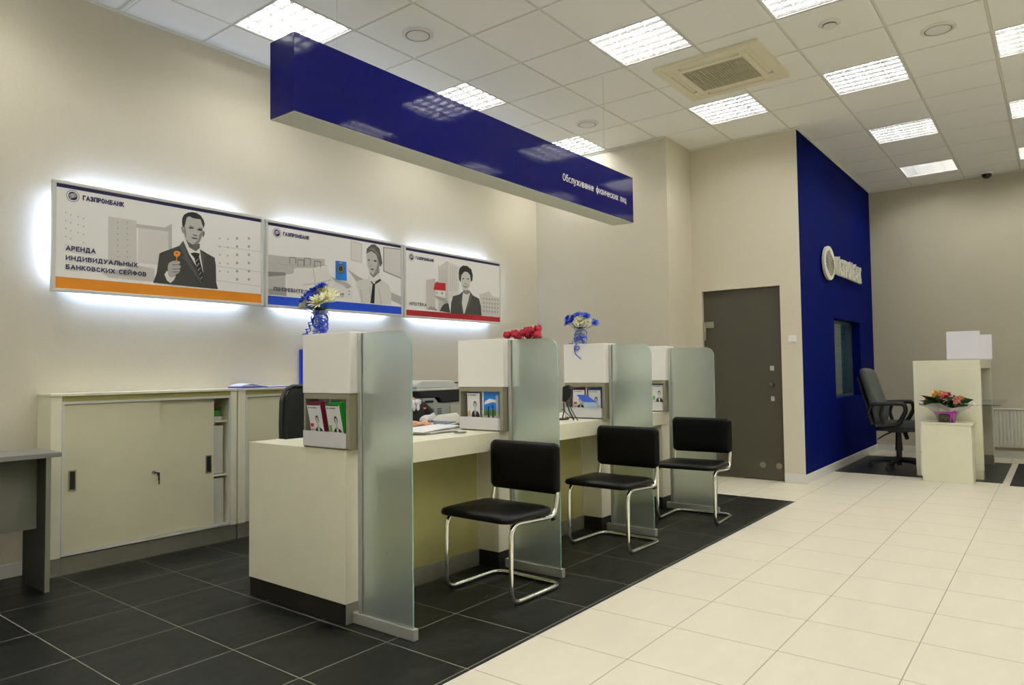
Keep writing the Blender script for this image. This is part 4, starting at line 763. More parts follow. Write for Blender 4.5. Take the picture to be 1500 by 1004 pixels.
# ------------------------------------------------------------------ visitors' cantilever chairs
def make_chair():
    t = thing('cantilever_chair', 'x', 'chair', (0, 0, 0), 0, 'black visitor chairs at the counter')
    W_ = .228; r = .0125
    zf = .0135
    def side(s): return [(.405, s*W_, .77), (.400, s*W_, .50), (.372, s*W_, .392), (0, s*W_, .412), (-.006, s*W_, zf), (.425, s*W_, zf)]
    p = side(1); q = side(-1)
    path = fillet(p[:-1]+[p[-1]]+[q[-1]]+q[:-1][::-1], .07, 8)
    MB().tube(path, r, 12).build('tube_frame', CHROME, t, world=False)
    for s in (1, -1): MB().cyl((.375, s*(W_+.004), .386), (.375, s*(W_-.02), .374), .0125, 10).build('frame_clamp', mat('clamp_dark', (.12, .12, .14), .35, metal=.8), t, world=False)
    for s in (1, -1): MB().box(.03, .06, s*W_-.008, s*W_+.008, .0, .004).build('glide', BLACKP, t, world=False)
    # seat cushion: domed rounded slab
    def cushion(x0, x1, y0, y1, z0, th, dome, rad, axis='z'):
        n = 12; vs = []; fs = []
        out = rounded(x0, x1, y0, y1, rad, 7); cx, cy = (x0+x1)/2, (y0+y1)/2
        prof = [(.0, 1, 0), (.35, 1, 0), (.62, 1, 0), (.86, 1, 0), (.975, .80, 0), (1.0, .40, 0), (.995, .12, 0), (.97, 0, 1), (.5, 0, 1), (.0, 0, 1)]
        N_ = len(out)
        for (f, h, b) in prof:
            for (u, v) in out:
                dz_ = dome*(1-min(1, f*f))if not b else -.002*(1-f)
                vs.append((cx+(u-cx)*f, cy+(v-cy)*f, z0+th*h+(dz_ if not b else 0)))
        for i in range(len(prof)-1):
            for k in range(N_): fs.append((i*N_+k, i*N_+(k+1) % N_, (i+1)*N_+(k+1) % N_, (i+1)*N_+k))
        return vs, fs
    v, f = cushion(-.055, .352, -.252, .252, .417, .036, .012, .06)
    MB().add(v, f, 0, True).build('seat', BLACKL, t, world=False)
    v, f = cushion(.505, .785, -.247, .247, 0, .034, .006, .035)
    # stand it up: (u=z, v=y, w=x) with slight bow
    vv = [(.395+.016-(w)*1.0+.030*(y/.262)**2*0+.0, y, z) for z, y, w in v]
    vv = [(x-.010*(1-(y/.262)**2)*-1, y, z) for x, y, z in vv]
    MB().add(vv, f, 0, True).build('backrest', BLACKL, t, world=False)
    return t
ch = make_chair()
ch.location = (2.840, 2.449, 0); ch.rotation_euler = (0, 0, math.radians(-1.5)); ch['label'] = 'black visitor chair with chrome frame nearest the camera'
dup(ch, (4.052, 2.447, 0), math.radians(-1.5), 'middle of the three black visitor chairs with chrome frames')
dup(ch, (5.135, 2.314, 0), math.radians(4.0), 'black visitor chair with chrome frame farthest from the camera')

# ------------------------------------------------------------------ office chairs behind the counter (mesh back)
def make_clerk_chair(label):
    t = thing('office_chair', label, 'office chair', (0, 0, 0), 0, 'black clerk chairs behind the counter')
    # faces -y; back at +y
    out = [(-.218, .62), (-.222, .70), (-.218, .88), (-.205, 1.02), (-.165, 1.085), (-.10, 1.105), (.10, 1.105), (.165, 1.085), (.205, 1.02), (.218, .88), (.222, .70), (.218, .62), (.18, .58), (-.18, .58)]
    def bow(u, v): return .22+.05*(v-.6)-.06*(u/.235)**2
    path = fillet([(u, bow(u, v), v) for u, v in out], .05, 3, True)
    MB().tube(path, .014, 8, closed=True).build('back_frame', BLACKP, t, world=False)
    n = 8; vs = []; fs = []
    for i in range(n+1):
        v = .59+(1.095-.59)*i/n; hw = .212 if v < .72 else .212-.03*((v-.72)/.3)**1.5-(.0 if v < 1.03 else (v-1.03)*.9)
        for k in range(n+1): u = -hw+2*hw*k/n; vs.append((u, bow(u, v), v))
    for i in range(n):
        for k in range(n): fs.append((i*(n+1)+k, i*(n+1)+k+1, (i+1)*(n+1)+k+1, (i+1)*(n+1)+k))
    o = MB().add(vs, fs, 0, True).build('backrest', DKFAB, t, world=False); sd = o.modifiers.new('s', 'SOLIDIFY'); sd.thickness = .012
    MB().prism(rounded(-.22, .22, -.24, .22, .08), lambda u, v, w: (u, v, .44+w), .06).build('seat', DKFAB, t, world=False, bevel=.02)
    MB().tube(fillet([(0, .05, .43), (0, .27, .43), (0, .285, .80)], .06), .018, 8).build('back_support', BLACKP, t, world=False)
    MB().cyl((0, 0, .10), (0, 0, .44), .027, 14).build('gas_column', BLACKP, t, world=False)
    for k in range(5):
        a = 2*PI*k/5+.3; e = (.20*math.cos(a), .20*math.sin(a))
        b = MB().tube([(0, 0, .10), (e[0]*.5, e[1]*.5, .095), (e[0], e[1], .075)], .02, 8, radii=[.026, .02, .014]).build('base_arm', BLACKP, t, world=False)
        MB().cyl((e[0]-.012, e[1], .028), (e[0]+.012, e[1], .028), .027, 14).build('caster', BLACKP, b, world=False)
    return t
cc = make_clerk_chair('black mesh office chair seen above the nearest counter end')
cc.location = (2.82, 3.67, 0)
dup(cc, (3.295, 3.67, 0), 0, 'black office chair of the seated clerk behind the nearest frosted glass')

# ------------------------------------------------------------------ back wall cabinets with sliding doors
CF, CB_ = 4.750, 4.965
TRIM = mat('white_trim', (.66, .68, .64), .35)
def low_cabinet(x0, x1, label, gap):
    t = thing('sliding_door_cabinet', label, 'cabinet', ((x0+x1)/2, (CF+CB_)/2, 0), 0, 'low cabinets along the left wall')
    zt = 1.085; a, b = x0+.058, x1-.045
    m = MB().box(x0, a, CF, CB_, .105, zt-.016).box(b, x1, CF, CB_, .105, zt-.016).box(a, b, CF+.02, CB_, .105, .118).box(a, b, CB_-.012, CB_, .118, zt-.016).box(a, b, CF+.035, CB_-.012, 1.02, 1.035)
    m.build('carcass', CREAM, t)
    MB().box(x0-.004, x1+.0, CF-.006, CB_, zt-.016, zt).build('top_board', CREAM, t, bevel=.0015)
    MB().box(a, b, CF+.018, CF+.03, 1.035, zt-.016).build('fascia', OLIVE, t)['label'] = 'recessed fascia strip, its shade put into the olive colour'  # olive tone stands in for the shade inside this recess
    m = MB().box(a, a+.014, CF-.004, CF+.012, .112, 1.034).box(b-.014, b, CF-.004, CF+.012, .112, 1.034).box(a+.014, b-.014, CF-.004, CF+.012, 1.020, 1.034).box(a+.014, b-.014, CF-.004, CF+.012, .112, .126)
    m.build('door_track', TRIM, t)
    MB().box(x0+.002, x0+.060, CF+.004, CB_, 0, .104).box(x0+.062, x1, CF+.006, CB_, 0, .104).build('plinth', STEEL, t)
    xm = a+.014+.576
    DM = mat('door_laminate', (.68, .665, .48), .42, noise=.02, nscale=8)
    dl = MB().box(a+.0155, xm, CF+.006, CF+.020, .128, 1.018).build('sliding_door', DM, t)
    xr = b-.016-gap
    dr_ = MB().box(xm-.03, xr, CF+.024, CF+.036, .128, 1.018).build('sliding_door', DM, t)
    for d, hx, yy in ((dl, a+.062, CF+.006), (dr_, xr-.038, CF+.024)):
        m = MB().box(hx-.022, hx+.022, yy-.003, yy, .495, .503).box(hx-.022, hx+.022, yy-.003, yy, .612, .620).box(hx-.022, hx-.015, yy-.003, yy, .503, .612).box(hx+.015, hx+.022, yy-.003, yy, .503, .612)
        m.build('recessed_handle', STEEL, d)
        MB().box(hx-.015, hx+.015, yy-.0012, yy, .503, .612).build('handle_cup', DKSTEEL, d)
    m = MB().cyl((xm-.042, CF+.006, .548), (xm-.042, CF-.008, .548), .011, 16)
    m.build('lock', STEEL, dl)
    MB().cyl((xm-.042, CF-.008, .548), (xm-.03, CF-.026, .545), .0045, 8).box(xm-.034, xm-.016, CF-.028, CF-.024, .528, .548).cyl((xm-.022, CF-.026, .53), (xm-.018, CF-.022, .495), .006, 8).box(xm-.022, xm-.015, CF-.025, CF-.022, .468, .497).build('key', mat('key_dark', (.06, .06, .05), .35, metal=.6), dl)
    for z in (.845, .46): MB().box(a, b, CF+.045, CB_-.012, z, z+.014).build('shelf', CREAM, t)
    return t
low_cabinet(1.640, 2.838, 'cream sliding-door cabinet with a key in its lock, beside the grey desk', .10)
low_cabinet(2.850, 4.040, 'cream low cabinet behind the counter end, with blue folders on top', .0)
# things in the open gap
BX0, BX1 = 2.695, 2.785
tag(MB().box(BX0-.03, BX1-.02, CF+.055, CB_-.02, .478, .82).build('box_file', mat('file_white', (.62, .62, .56), .6), bevel=.003), 'upper white box file in the open cabinet gap', 'box file', 'white box files in the cabinet')
tag(MB().box(BX0-.03, BX1-.015, CF+.055, CB_-.02, .119, .445).build('box_file', mat('file_white', (.62, .62, .56), .6), bevel=.003), 'lower white box file in the open cabinet gap', 'box file', 'white box files in the cabinet')
for q, (nm, c, h0, h1, lb) in enumerate((('paper_stack', (.60, .60, .58), .860, .885, 'white paper stack lying on the top shelf in the cabinet gap'), ('green_folder', (.06, .30, .03), .886, .925, 'green folder on the paper stack in the cabinet gap'), ('dark_green_folder', (.03, .12, .02), .926, .955, 'darker green folder below the red one in the cabinet gap'), ('red_folder', (.25, .05, .03), .956, .975, 'small red folder topmost in the cabinet gap'))):
    tag(MB().box(BX0-.03, BX1-.03-.008*(q % 2), CF+.06+.006*q, CB_-.03, h0, h1).build('folder' if q else 'paper_stack', mat('folder_'+nm, c, .4), bevel=.002), lb, 'folder' if q else 'paper')
# folders and binders on the second cabinet
zt = 1.085
t = thing('document_folder', 'blue folder with loose white sheets lying on the far low cabinet', 'folder', (3.02, 4.86, zt))
MB().add([(2.872, 4.775, zt+.001), (3.10, 4.77, zt+.001), (3.12, 4.94, zt+.001), (2.88, 4.94, zt+.001), (2.872, 4.775, zt+.010), (3.10, 4.77, zt+.010), (3.12, 4.94, zt+.010), (2.88, 4.94, zt+.010)], [(0, 3, 2, 1), (4, 5, 6, 7), (0, 1, 5, 4), (1, 2, 6, 5), (2, 3, 7, 6), (3, 0, 4, 7)]).build('cover', CFB, t)
n = 6; vs = []
for k in range(n+1):
    x = 2.885+.19*k/n; z = zt+.011+.016*math.sin(PI*min(1, k/n*1.1)); vs += [(x, 4.78, z), (x, 4.93, z+.004), (x, 4.78, z+.004), (x, 4.93, z+.008)]
fs = []
for k in range(n):
    q = 4*k; fs += [(q, q+4, q+5, q+1), (q+2, q+3, q+7, q+6), (q, q+2, q+6, q+4), (q+1, q+5, q+7, q+3)]
MB().add(vs, fs+[(0, 1, 3, 2), (4*n, 4*n+2, 4*n+3, 4*n+1)], 0).build('sheets', mat('bright_paper', (.75, .78, .88), .6), t)
t = thing('document_folder', 'closed flat blue folder right of the folder with loose sheets', 'folder', (3.22, 4.85, zt))
MB().box(3.125, 3.33, 4.79, 4.93, zt, zt+.006).build('cover', CFB, t, bevel=.001); MB().box(3.13, 3.345, 4.795, 4.925, zt+.0065, zt+.009).build('sheets', PAPER, t)
for x, yb, z1_, lb in ((3.522, 4.944, 1.385, 'shorter thin blue folder standing against the wall beside the counter cabinet'), (3.545, 4.922, 1.41, 'taller thin blue folder standing behind the nearest white counter cabinet')):
    t = thing('standing_folder', lb, 'folder', (x+.11, yb, zt), 0, 'blue folders standing on the cabinet')
    MB().box(x, x+.23, yb, yb+.002, zt, z1_).box(x, x+.23, yb+.014, yb+.016, zt, z1_).box(x, x+.002, yb+.002, yb+.014, zt, z1_).build('cover', CFB, t)
    MB().box(x+.003, x+.226, yb+.003, yb+.013, zt+.002, z1_-.006).build('pages', PAPER, t)

# ------------------------------------------------------------------ grey desk at the left
t = thing('grey_desk', 'dark grey desk with lighter top cut by the left edge of the photo', 'desk', (1.0, 4.65, 0))
dx0 = .25
MB().box(dx0, 1.596, 4.453, 4.80, .738, .764).build('desk_top', GREYDESK, t, bevel=.002)
lp = MB().box(1.518, 1.543, 4.458, 4.795, .0, .737).build('leg_panel', GREYDARK, t, bevel=.001)
MB().box(1.5182, 1.5428, 4.4555, 4.458, .0, .737).build('edge_band', mat('edge_band_grey', (.20, .20, .15), .5), lp)
MB().box(dx0+.02, dx0+.045, 4.456, 4.795, .0, .737).build('leg_panel', GREYDARK, t, bevel=.001)
MB().box(dx0+.046, 1.517, 4.585, 4.603, .335, .737).build('modesty_panel', mat('grey_speckled_panel', (.15, .155, .115), .6, noise=.15, nscale=200), t)

# ------------------------------------------------------------------ things on the counter
t = thing('vase_of_flowers', 'clear vase of blue and white chrysanthemums wrapped in blue ribbon on nearest cabinet', 'vase', (2.262, 3.04-.015, 1.385))
def flower(m, c, r, ci, cc_=None, n=26, up=Vector((0, 0, 1)), seed=0):
    """many-petalled head made of narrow petals in three whorls"""
    rng = random.Random(seed); c = Vector(c); up = Vector(up).normalized(); a = Vector((1, 0, 0)) if abs(up.x) < .8 else Vector((0, 1, 0))
    u = up.cross(a).normalized(); w = up.cross(u)
    for ring_, (k, tilt, ln) in enumerate(((n, .15, 1.), (int(n*.75), .55, .85), (int(n*.5), 1.0, .6))):
        for i in range(k):
            th = 2*PI*i/k+rng.random()*.3; d = (u*math.cos(th)+w*math.sin(th)); tl = tilt+rng.uniform(-.12, .12); L = r*ln*rng.uniform(.85, 1.05)
            dirn = d*math.cos(tl)+up*math.sin(tl); side = d.cross(up).normalized()*(r*.10); nrm = side.cross(dirn).normalized()*(r*.03)
            b = c+dirn*r*.08; mid = c+dirn*L*.6+up*r*.03; tip = c+dirn*L+up*r*.10
            m.add([b-side*.4, b+side*.4, mid+side, mid-side, tip+side*.5, tip-side*.5], [(0, 1, 2, 3), (3, 2, 4, 5)], ci)
    if cc_ is not None: m.ball(c+up*r*.18, r*.24, 8, cc_)
def leaf(m, p, d, L, w, mi, droop=.3, roll=0.):
    p = Vector(p); d = Vector(d).normalized(); s = d.cross(Vector((0, 0, 1))); s = s.normalized() if s.length > .01 else Vector((1, 0, 0))
    s = (s*math.cos(roll)+s.cross(d)*math.sin(roll)).normalized()
    pts = []
    for k in range(6):
        q = k/5; c = p+d*L*q-Vector((0, 0, 1))*droop*L*q*q; ww = w*math.sin(PI*min(.98, q*.9+.1))
        pts += [c-s*ww+Vector((0, 0, ww*.3)), c, c+s*ww+Vector((0, 0, ww*.3))]
    fs = []
    for k in range(5): fs += [(3*k, 3*k+1, 3*k+4, 3*k+3), (3*k+1, 3*k+2, 3*k+5, 3*k+4)]
    m.add(pts, fs, mi, True)
def vase(t, x, y, z, r, h):
    MB().lathe([(0, .004), (r*.9, .004), (r*.93, .0), (r, .004), (r*.92, h*.5), (r, h), (r*.93, h), (r*.86, h*.5), (r*.9, .008), (0, .008)], (x, y, z), 24).build('glass_vase', VASEG, t)
    m = MB()
    for k in range(9):
        a = k*2.4; m.tube([(x+r*.55*math.cos(a), y+r*.55*math.sin(a), z+.012), (x+r*.4*math.cos(a+2), y+r*.4*math.sin(a+2), z+h)], .0022, 6)
    m.build('stems_in_vase', LEAFG, t)
vx, vy, vz = 2.262, 3.005, 1.385
vase(t, vx, vy, vz, .036, .125)
def bend(P0, P1, k): return [Vector(P0).lerp(Vector(P1), q/5)+Vector((0, 0, k*math.sin(PI*q/5))) for q in range(6)]
heads = [((-.01, .095, .190), .045, 0), ((.0, .045, .225), .047, 0), ((-.035, .02, .185), .052, 0), ((.01, .0, .245), .045, 0), ((-.035, -.035, .165), .060, 1), ((-.025, .065, .155), .055, 1), ((.02, -.055, .200), .052, 1), ((.03, .03, .215), .055, 1),
 ((-.02, -.080, .185), .042, 1), ((.01, .115, .165), .040, 0), ((-.045, .0, .150), .042, 0), ((.0, .085, .215), .036, 0), ((.02, -.025, .225), .048, 1), ((.04, -.01, .17), .055, 1), ((.04, .07, .18), .05, 0), ((-.03, .105, .15), .035, 1)]
for q, (p, r, k) in enumerate(heads):
    c = Vector((vx, vy, vz))+Vector(p); m = MB(); flower(m, c, r, 0, 1, 26, Vector((p[0]-.05, p[1]*.9, .10)), q)
    m.build('blue_flower' if k == 0 else 'white_flower', [PETB if k == 0 else PETW, mat('floret_dark_blue', (.01, .03, .30), .6) if k == 0 else mat('floret_yellow', (.62, .58, .18), .6)], t)
    MB().tube(bend((vx, vy, vz+.10), c-Vector((0, 0, .01)), .0), .002, 6).build('stem', LEAFG, t)
m = MB()
rg = random.Random(3)
for k in range(9):
    a = rg.random()*2*PI; leaf(m, (vx, vy, vz+.12), (math.cos(a), math.sin(a), .6), .09, .012, 0)
m.build('leaves', LEAFG, t)
def ribbon(t, x, y, z, r, h, n, seed, curls, mi=CFB, name='ribbon'):
    rg = random.Random(seed); m = MB()
    for k in range(n):
        zz = z+h*(.25+.6*rg.random()); a0 = rg.random()*2*PI
        m.tube([(x+(r+.003)*math.cos(a0+q*.5), y+(r+.003)*math.sin(a0+q*.5), zz+.02*math.sin(q*.7+k)) for q in range(13)], .0032, 6)
    for k in range(curls):
        a0 = PI*.6+rg.random()*PI*.9; px_, py_, pz_ = x+r*math.cos(a0), y+r*math.sin(a0), z+h*rg.uniform(.35, .75); pts = []
        for q in range(16): pts.append((px_+.02*math.cos(a0)*q/8-.008*math.cos(q*1.3), py_+.03*math.sin(a0)*q/8+.010*math.sin(q*1.3), max(z+.004, pz_-.006*q+.008*math.cos(q*1.1))))
        m.tube(fillet(pts, .008, 3), .0026, 6)
    return m
m = ribbon(t, vx, vy, vz, .036, .125, 7, 4, 7)
m.build('ribbon', CFB, t)
leafm = MB(); 
for a, L in ((.4, .05), (2.4, .055), (3.6, .05), (5.2, .055)): leaf(leafm, (vx, vy, vz+.135), (math.cos(a), math.sin(a), .1), L, .016, 0, .9)
leafm.build('ribbon_bow', CFB, t)

t = thing('vase_of_flowers', 'small vase of blue and white flowers with dangling blue ribbon on the third cabinet', 'vase', (4.62, 2.87, 1.385))
vx, vy, vz = 4.585, 2.895, 1.385
vase(t, vx, vy, vz, .045, .115)
for q, (p, r, k) in enumerate([((0, .06, .20), .042, 0), ((-.01, .10, .165), .04, 0), ((.0, .02, .215), .042, 0), ((0, -.03, .205), .038, 0), ((0, .11, .20), .036, 0), ((-.03, .055, .175), .04, 0), ((.0, -.055, .21), .03, 0), ((-.03, -.02, .175), .042, 1), ((-.02, .0, .19), .036, 1), ((0, -.125, .155), .032, 0), ((-.01, -.075, .165), .03, 1)]):
    c = Vector((vx, vy, vz))+Vector(p); m = MB(); flower(m, c, r*1.2, 0, 1, 24, Vector((p[0]-.05, p[1]*.9, .08)), q+40)
    m.build('blue_flower' if k == 0 else 'white_flower', [PETB if k == 0 else PETW, mat('floret_dark_blue', (.01, .03, .30), .6) if k == 0 else mat('floret_yellow', (.62, .58, .18), .6)], t)
    MB().tube(bend((vx, vy, vz+.09), c-Vector((0, 0, .01)), .0), .002, 6).build('stem', LEAFG, t)
m = MB()
for k in range(8):
    a = k*.8; leaf(m, (vx, vy, vz+.11), (math.cos(a), math.sin(a), .6), .08, .012, 0)
m.build('leaves', LEAFG, t)
m = ribbon(t, vx, vy, vz, .045, .115, 6, 9, 3)
xr = TX[2]-.004
m.tube(fillet([(vx-.045, vy+.01, vz+.04), (xr+.01, vy+.005, vz+.012), (xr-.004, vy+.02, vz-.01), (xr-.006, vy+.035, vz-.03), (xr-.006, vy+.02, vz-.045), (xr-.006, vy-.01, vz-.04), (xr-.006, vy-.02, vz-.02), (xr-.006, vy+.01, vz-.018), (xr-.006, vy+.03, vz-.045), (xr-.006, vy+.02, vz-.075), (xr-.006, vy-.01, vz-.10), (xr-.006, vy-.03, vz-.115)], .014, 5), .0035, 6)
m.build('ribbon', CFB, t)

t = thing('rose_bunch', 'bunch of dark red roses standing behind the second frosted glass panel', 'flowers', (3.62, 2.75, WT1))
def rose(m, c, r, seed):
    rg = random.Random(seed); m.ball(c, r*.93, 14, 0, (1, 1, .92)); return _petals(m, c, r, rg)
def _petals(m, c, r, rg):
    for whorl, (n, rr, h1) in enumerate(((3, .62, 1.12), (4, .90, 1.0), (5, 1.06, .62))):
        for i in range(n):
            th = 2*PI*i/n+whorl*.6+rg.random()*.3; pts = []
            for a_ in range(4):
                for b_ in range(5):
                    ph = th+(b_-2)*.34; f_ = a_/3; h = -.75+(h1+.75)*f_; q = rr*math.sqrt(max(.05, 1-(abs(-.9+1.55*f_))**2.2))+.10*(a_ == 3)
                    pts.append((c[0]+r*q*math.cos(ph), c[1]+r*q*math.sin(ph), c[2]+r*h*(1-.035*(b_-2)**2)))
            m.add(pts, [(a_*5+b_, a_*5+b_+1, (a_+1)*5+b_+1, (a_+1)*5+b_) for a_ in range(3) for b_ in range(4)], 0, True)
rx_ = 3.62
MB().lathe([(0, .003), (.05, .003), (.055, .01), (.045, .12), (.055, .26), (.05, .26), (.041, .12), (.05, .015), (0, .012)], (rx_, 2.735, WT1), 24).build('glass_vase', VASEG, t)
for q, (y, z, dx_) in enumerate(((2.850, 1.418, 0), (2.815, 1.428, .03), (2.775, 1.424, -.01), (2.800, 1.405, .05), (2.718, 1.428, 0), (2.725, 1.445, .05), (2.690, 1.412, .02), (2.650, 1.440, -.02), (2.625, 1.450, .03), (2.665, 1.42, .06), (2.610, 1.415, .0), (2.64, 1.400, .05))):
    m = MB(); rose(m, (rx_+dx_, y, z), .026, q); m.build('rose_head', PETR, t)
    MB().tube(bend((rx_, 2.735, WT1+.2), (rx_+dx_, y, z-.015), 0), .0025, 6).build('stem', LEAFD, t)
m = MB()
for k in range(14):
    leaf(m, (rx_, 2.60+.018*k, 1.375), (math.cos(k*1.7)*.4, math.sin(k*1.7), .5), .05, .012, 0)
m.build('leaves', LEAFD, t)

# papers, scanner, pens on the first station
t = thing('paper_pile', 'loose pile of white papers on the counter before the clerk', 'paper', (3.10, 3.03, WT1))
rg = random.Random(5)
for k in range(7):
    a = rg.uniform(-.25, .25); cx_, cy_ = 3.08+rg.uniform(-.03, .03), 3.04+rg.uniform(-.015, .015); z = WT1+.001+k*.0035
    c, s = math.cos(a), math.sin(a); vs = [(cx_+u*c-v*s, cy_+u*s+v*c, z+(0 if w == 0 else .003)+(.012 if (u > 0 and k > 4) else 0)) for w in (0, 1) for u, v in ((-.148, -.105), (.148, -.105), (.148, .105), (-.148, .105))]
    MB().add(vs, [(0, 3, 2, 1), (4, 5, 6, 7), (0, 1, 5, 4), (1, 2, 6, 5), (2, 3, 7, 6), (3, 0, 4, 7)]).build('sheet', PAPER, t)
t = thing('flatbed_scanner', 'low cream flatbed scanner with sloping lid right of the clerk hands', 'scanner', (3.40, 3.09, WT1))
BE = mat('beige_device', (.60, .60, .50), .4)
prof = [(3.185, WT1+.002), (3.60, WT1+.002), (3.60, WT1+.085), (3.385, WT1+.078), (3.33, WT1+.045), (3.185, WT1+.032)]
prof = [(u-.0, v) for u, v in prof]
MB().prism(prof, lambda u, v, w: (u+.06, 3.06+w, v), .26).build('body', BE, t, bevel=.006)
MB().prism([(3.200, WT1+.030), (3.310, WT1+.040), (3.308, WT1+.0475), (3.198, WT1+.0365)], lambda u, v, w: (u+.06, 3.08+w, v), .22).build('glass_bed', mat('scanner_glass', (.02, .10, .22), .1), t)
MB().box(3.37, 3.40, 3.056, 3.060, WT1+.020, WT1+.032).build('button', BLACKP, t)
m = MB(); m.box(3.48, 3.60, 3.10, 3.17, WT1+.088, WT1+.094)
m.cyl((3.53, 3.14, WT1+.094), (3.53, 3.14, WT1+.11), .008, 8)
m.build('blue_clip', CFB, t)
t = thing('coin_dish', 'small flat grey oval dish on the counter edge', 'dish', (3.165, 2.86, WT1))
MB().lathe([(0, .002), (.035, .001), (.046, .006), (.048, .006), (.036, 0), (0, 0)], (0, 0, 0), 24, squash=(1, .7)).build('dish', mat('dish_grey', (.30, .29, .24), .4), t, world=False)

# multifunction printer on a low cabinet behind
t = thing('printer_cabinet', 'low cream cabinet hidden behind the counter carrying the printer', 'cabinet', (4.42, 4.35, 0))
MB().box(4.10, 4.80, 4.12, 4.62, .05, .70).build('body', CREAM, t); MB().box(4.12, 4.78, 4.14, 4.62, 0, .049).build('plinth', DKSTEEL, t)
t = thing('office_printer', 'large white office copier with dark paper gap behind the clerk', 'printer', (4.42, 4.35, .70))
PW = mat('printer_white', (.66, .69, .68), .35); PG = mat('printer_grey', (.42, .46, .44), .4); PD = mat('printer_dark', (.012, .014, .022), .35)
x0, y0 = 4.11, 4.14
MB().prism([(x0+.02, .70), (x0+.62, .70), (x0+.62, .93), (x0+.25, .925), (x0+.20, .93), (x0+.16, .975), (x0+.02, .975)], lambda u, v, w: (u, y0+w, v), .44).build('body', PG, t, bevel=.006)
MB().prism([(x0-.04, 1.028), (x0-.01, .985), (x0+.20, .975), (x0+.24, .93), (x0+.62, .94), (x0+.62, 1.028)], lambda u, v, w: (u, y0-.01+w, v), .46).build('scanner_gap', PD, t)
MB().prism([(y0-.02, 1.03), (y0+.46, 1.03), (y0+.46, 1.05), (y0-.02, 1.05)], lambda u, v, w: (x0-.05+w, u, v), .66).build('scanner_deck', PW, t, bevel=.006)
lid = [(x0-.05, 1.051), (x0+.43, 1.051), (x0+.42, 1.085), (x0+.39, 1.112), (x0+.02, 1.118), (x0-.03, 1.10), (x0-.05, 1.08)]
MB().prism(lid, lambda u, v, w: (u, y0+w, v), .40).build('document_feeder', PW, t, bevel=.010)
MB().box(x0+.46, x0+.60, y0+.04, y0+.36, 1.085, 1.095).cyl((x0+.47, y0+.1, 1.05), (x0+.50, y0+.1, 1.09), .012, 8).build('paper_guide', PD, t)
MB().box(x0+.04, x0+.14, y0-.004, y0+.001, .930, .950).build('panel_slot', PD, t)
for xx in (x0+.10, x0+.19):
    for q in range(3):
        for w_ in range(2): MB().box(xx+w_*.028, xx+w_*.028+.02, y0-.003, y0+.001, .835+q*.018, .846+q*.018).build('vent', mat('vent_dark', (.15, .17, .17), .5), t)
MB().box(x0+.34, x0+.60, y0-.012, y0+.001, .72, .90).build('side_door', mat('printer_cream', (.55, .57, .48), .4), t, bevel=.004)

# monitors behind the frosted glass
def monitor(x, y, rot, label):
    t = thing('computer_monitor', label, 'monitor', (x, y, WT1), rot, 'monitors at the service stations')
    MB().box(-.20, .20, -.012, .02, .06, .305).build('screen_housing', BLACKP, t, world=False, bevel=.005)
    MB().box(-.19, .19, .0201, .0215, .075, .295).build('screen', mat('screen_dark', (.02, .03, .04), .1), t, world=False)
    MB().box(-.11, .11, -.03, -.0125, .10, .26).build('rear_bulge', BLACKP, t, world=False, bevel=.01)
    MB().box(-.025, .025, -.028, -.013, .010, .12).build('stand_neck', BLACKP, t, world=False)
    MB().prism(rounded(-.11, .11, -.09, .07, .03), lambda u, v, w: (u, v, w), .010).build('stand_foot', BLACKP, t, world=False)
    return t
monitor(3.93, 2.95, 0, 'black monitor blurred behind the second frosted glass panel')
monitor(5.17, 2.94, 0, 'black monitor blurred behind the third frosted glass panel')
t = thing('desk_device', 'small black device with tilted head on bent wire legs beside the third leaflet tray', 'desk device', (4.36, 2.88, WT1))
hx, hy = 4.375, 2.90
MB().prism([(-.035, -.05), (.0, -.055), (.045, -.01), (.05, .04), (.02, .075), (-.03, .06)], lambda u, v, w: (hx+w, hy-u, 1.005+v), .03).build('head', BLACKP, t, bevel=.006)
for q, pts in enumerate(([(0, -.005, .95), (-.01, -.04, .88), (-.01, -.075, .822)], [(0, -.02, .955), (-.02, -.06, .90), (-.02, -.10, .84), (-.02, -.115, .822)], [(0, .02, .95), (.02, .03, .88), (.02, .05, .822)], [(-.01, .03, .90), (-.015, -.02, .868), (-.015, -.06, .835)])):
    MB().tube(fillet([(hx+a, hy+b, c) for a, b, c in pts], .03, 4), (.006, .0035, .005, .003)[q], 8).build('leg', BLACKP, t)
MB().box(hx-.04, hx+.04, hy-.0, hy+.07, WT1, WT1+.012).build('base', BLACKP, t, bevel=.003)
# ------------------------------------------------------------------ seated clerk
def skin(name, joints, edges, m, parent, root=0, sub=2, loc=(0, 0, 0)):
    me = bpy.data.meshes.new(name); me.from_pydata([Vector(j[0])-Vector(loc) for j in joints], edges, [])
    me.materials.append(m); o = bpy.data.objects.new(name, me); COL.objects.link(o); o.parent = parent
    s = o.modifiers.new('skin', 'SKIN'); s.use_smooth_shade = True
    for k, j in enumerate(joints):
        sv = me.skin_vertices[0].data[k]; r = j[1]; sv.radius = r if isinstance(r, tuple) else (r, r); sv.use_root = (k == root)
    q = o.modifiers.new('sub', 'SUBSURF'); q.levels = sub; q.render_levels = sub
    return o
PX, PYY = 3.335, 3.52           # pelvis; she faces the counter (-y)
person = thing('person', 'seated clerk in white striped blouse, black vest and white bow, hands folded', 'person', (PX, PYY, 0))
J = []; E = []
def j(x, y, z, r): J.append(((PX+x, PYY+y, z), r)); return len(J)-1
def chain(*ids):
    for a, b in zip(ids, ids[1:]): E.append((a, b))
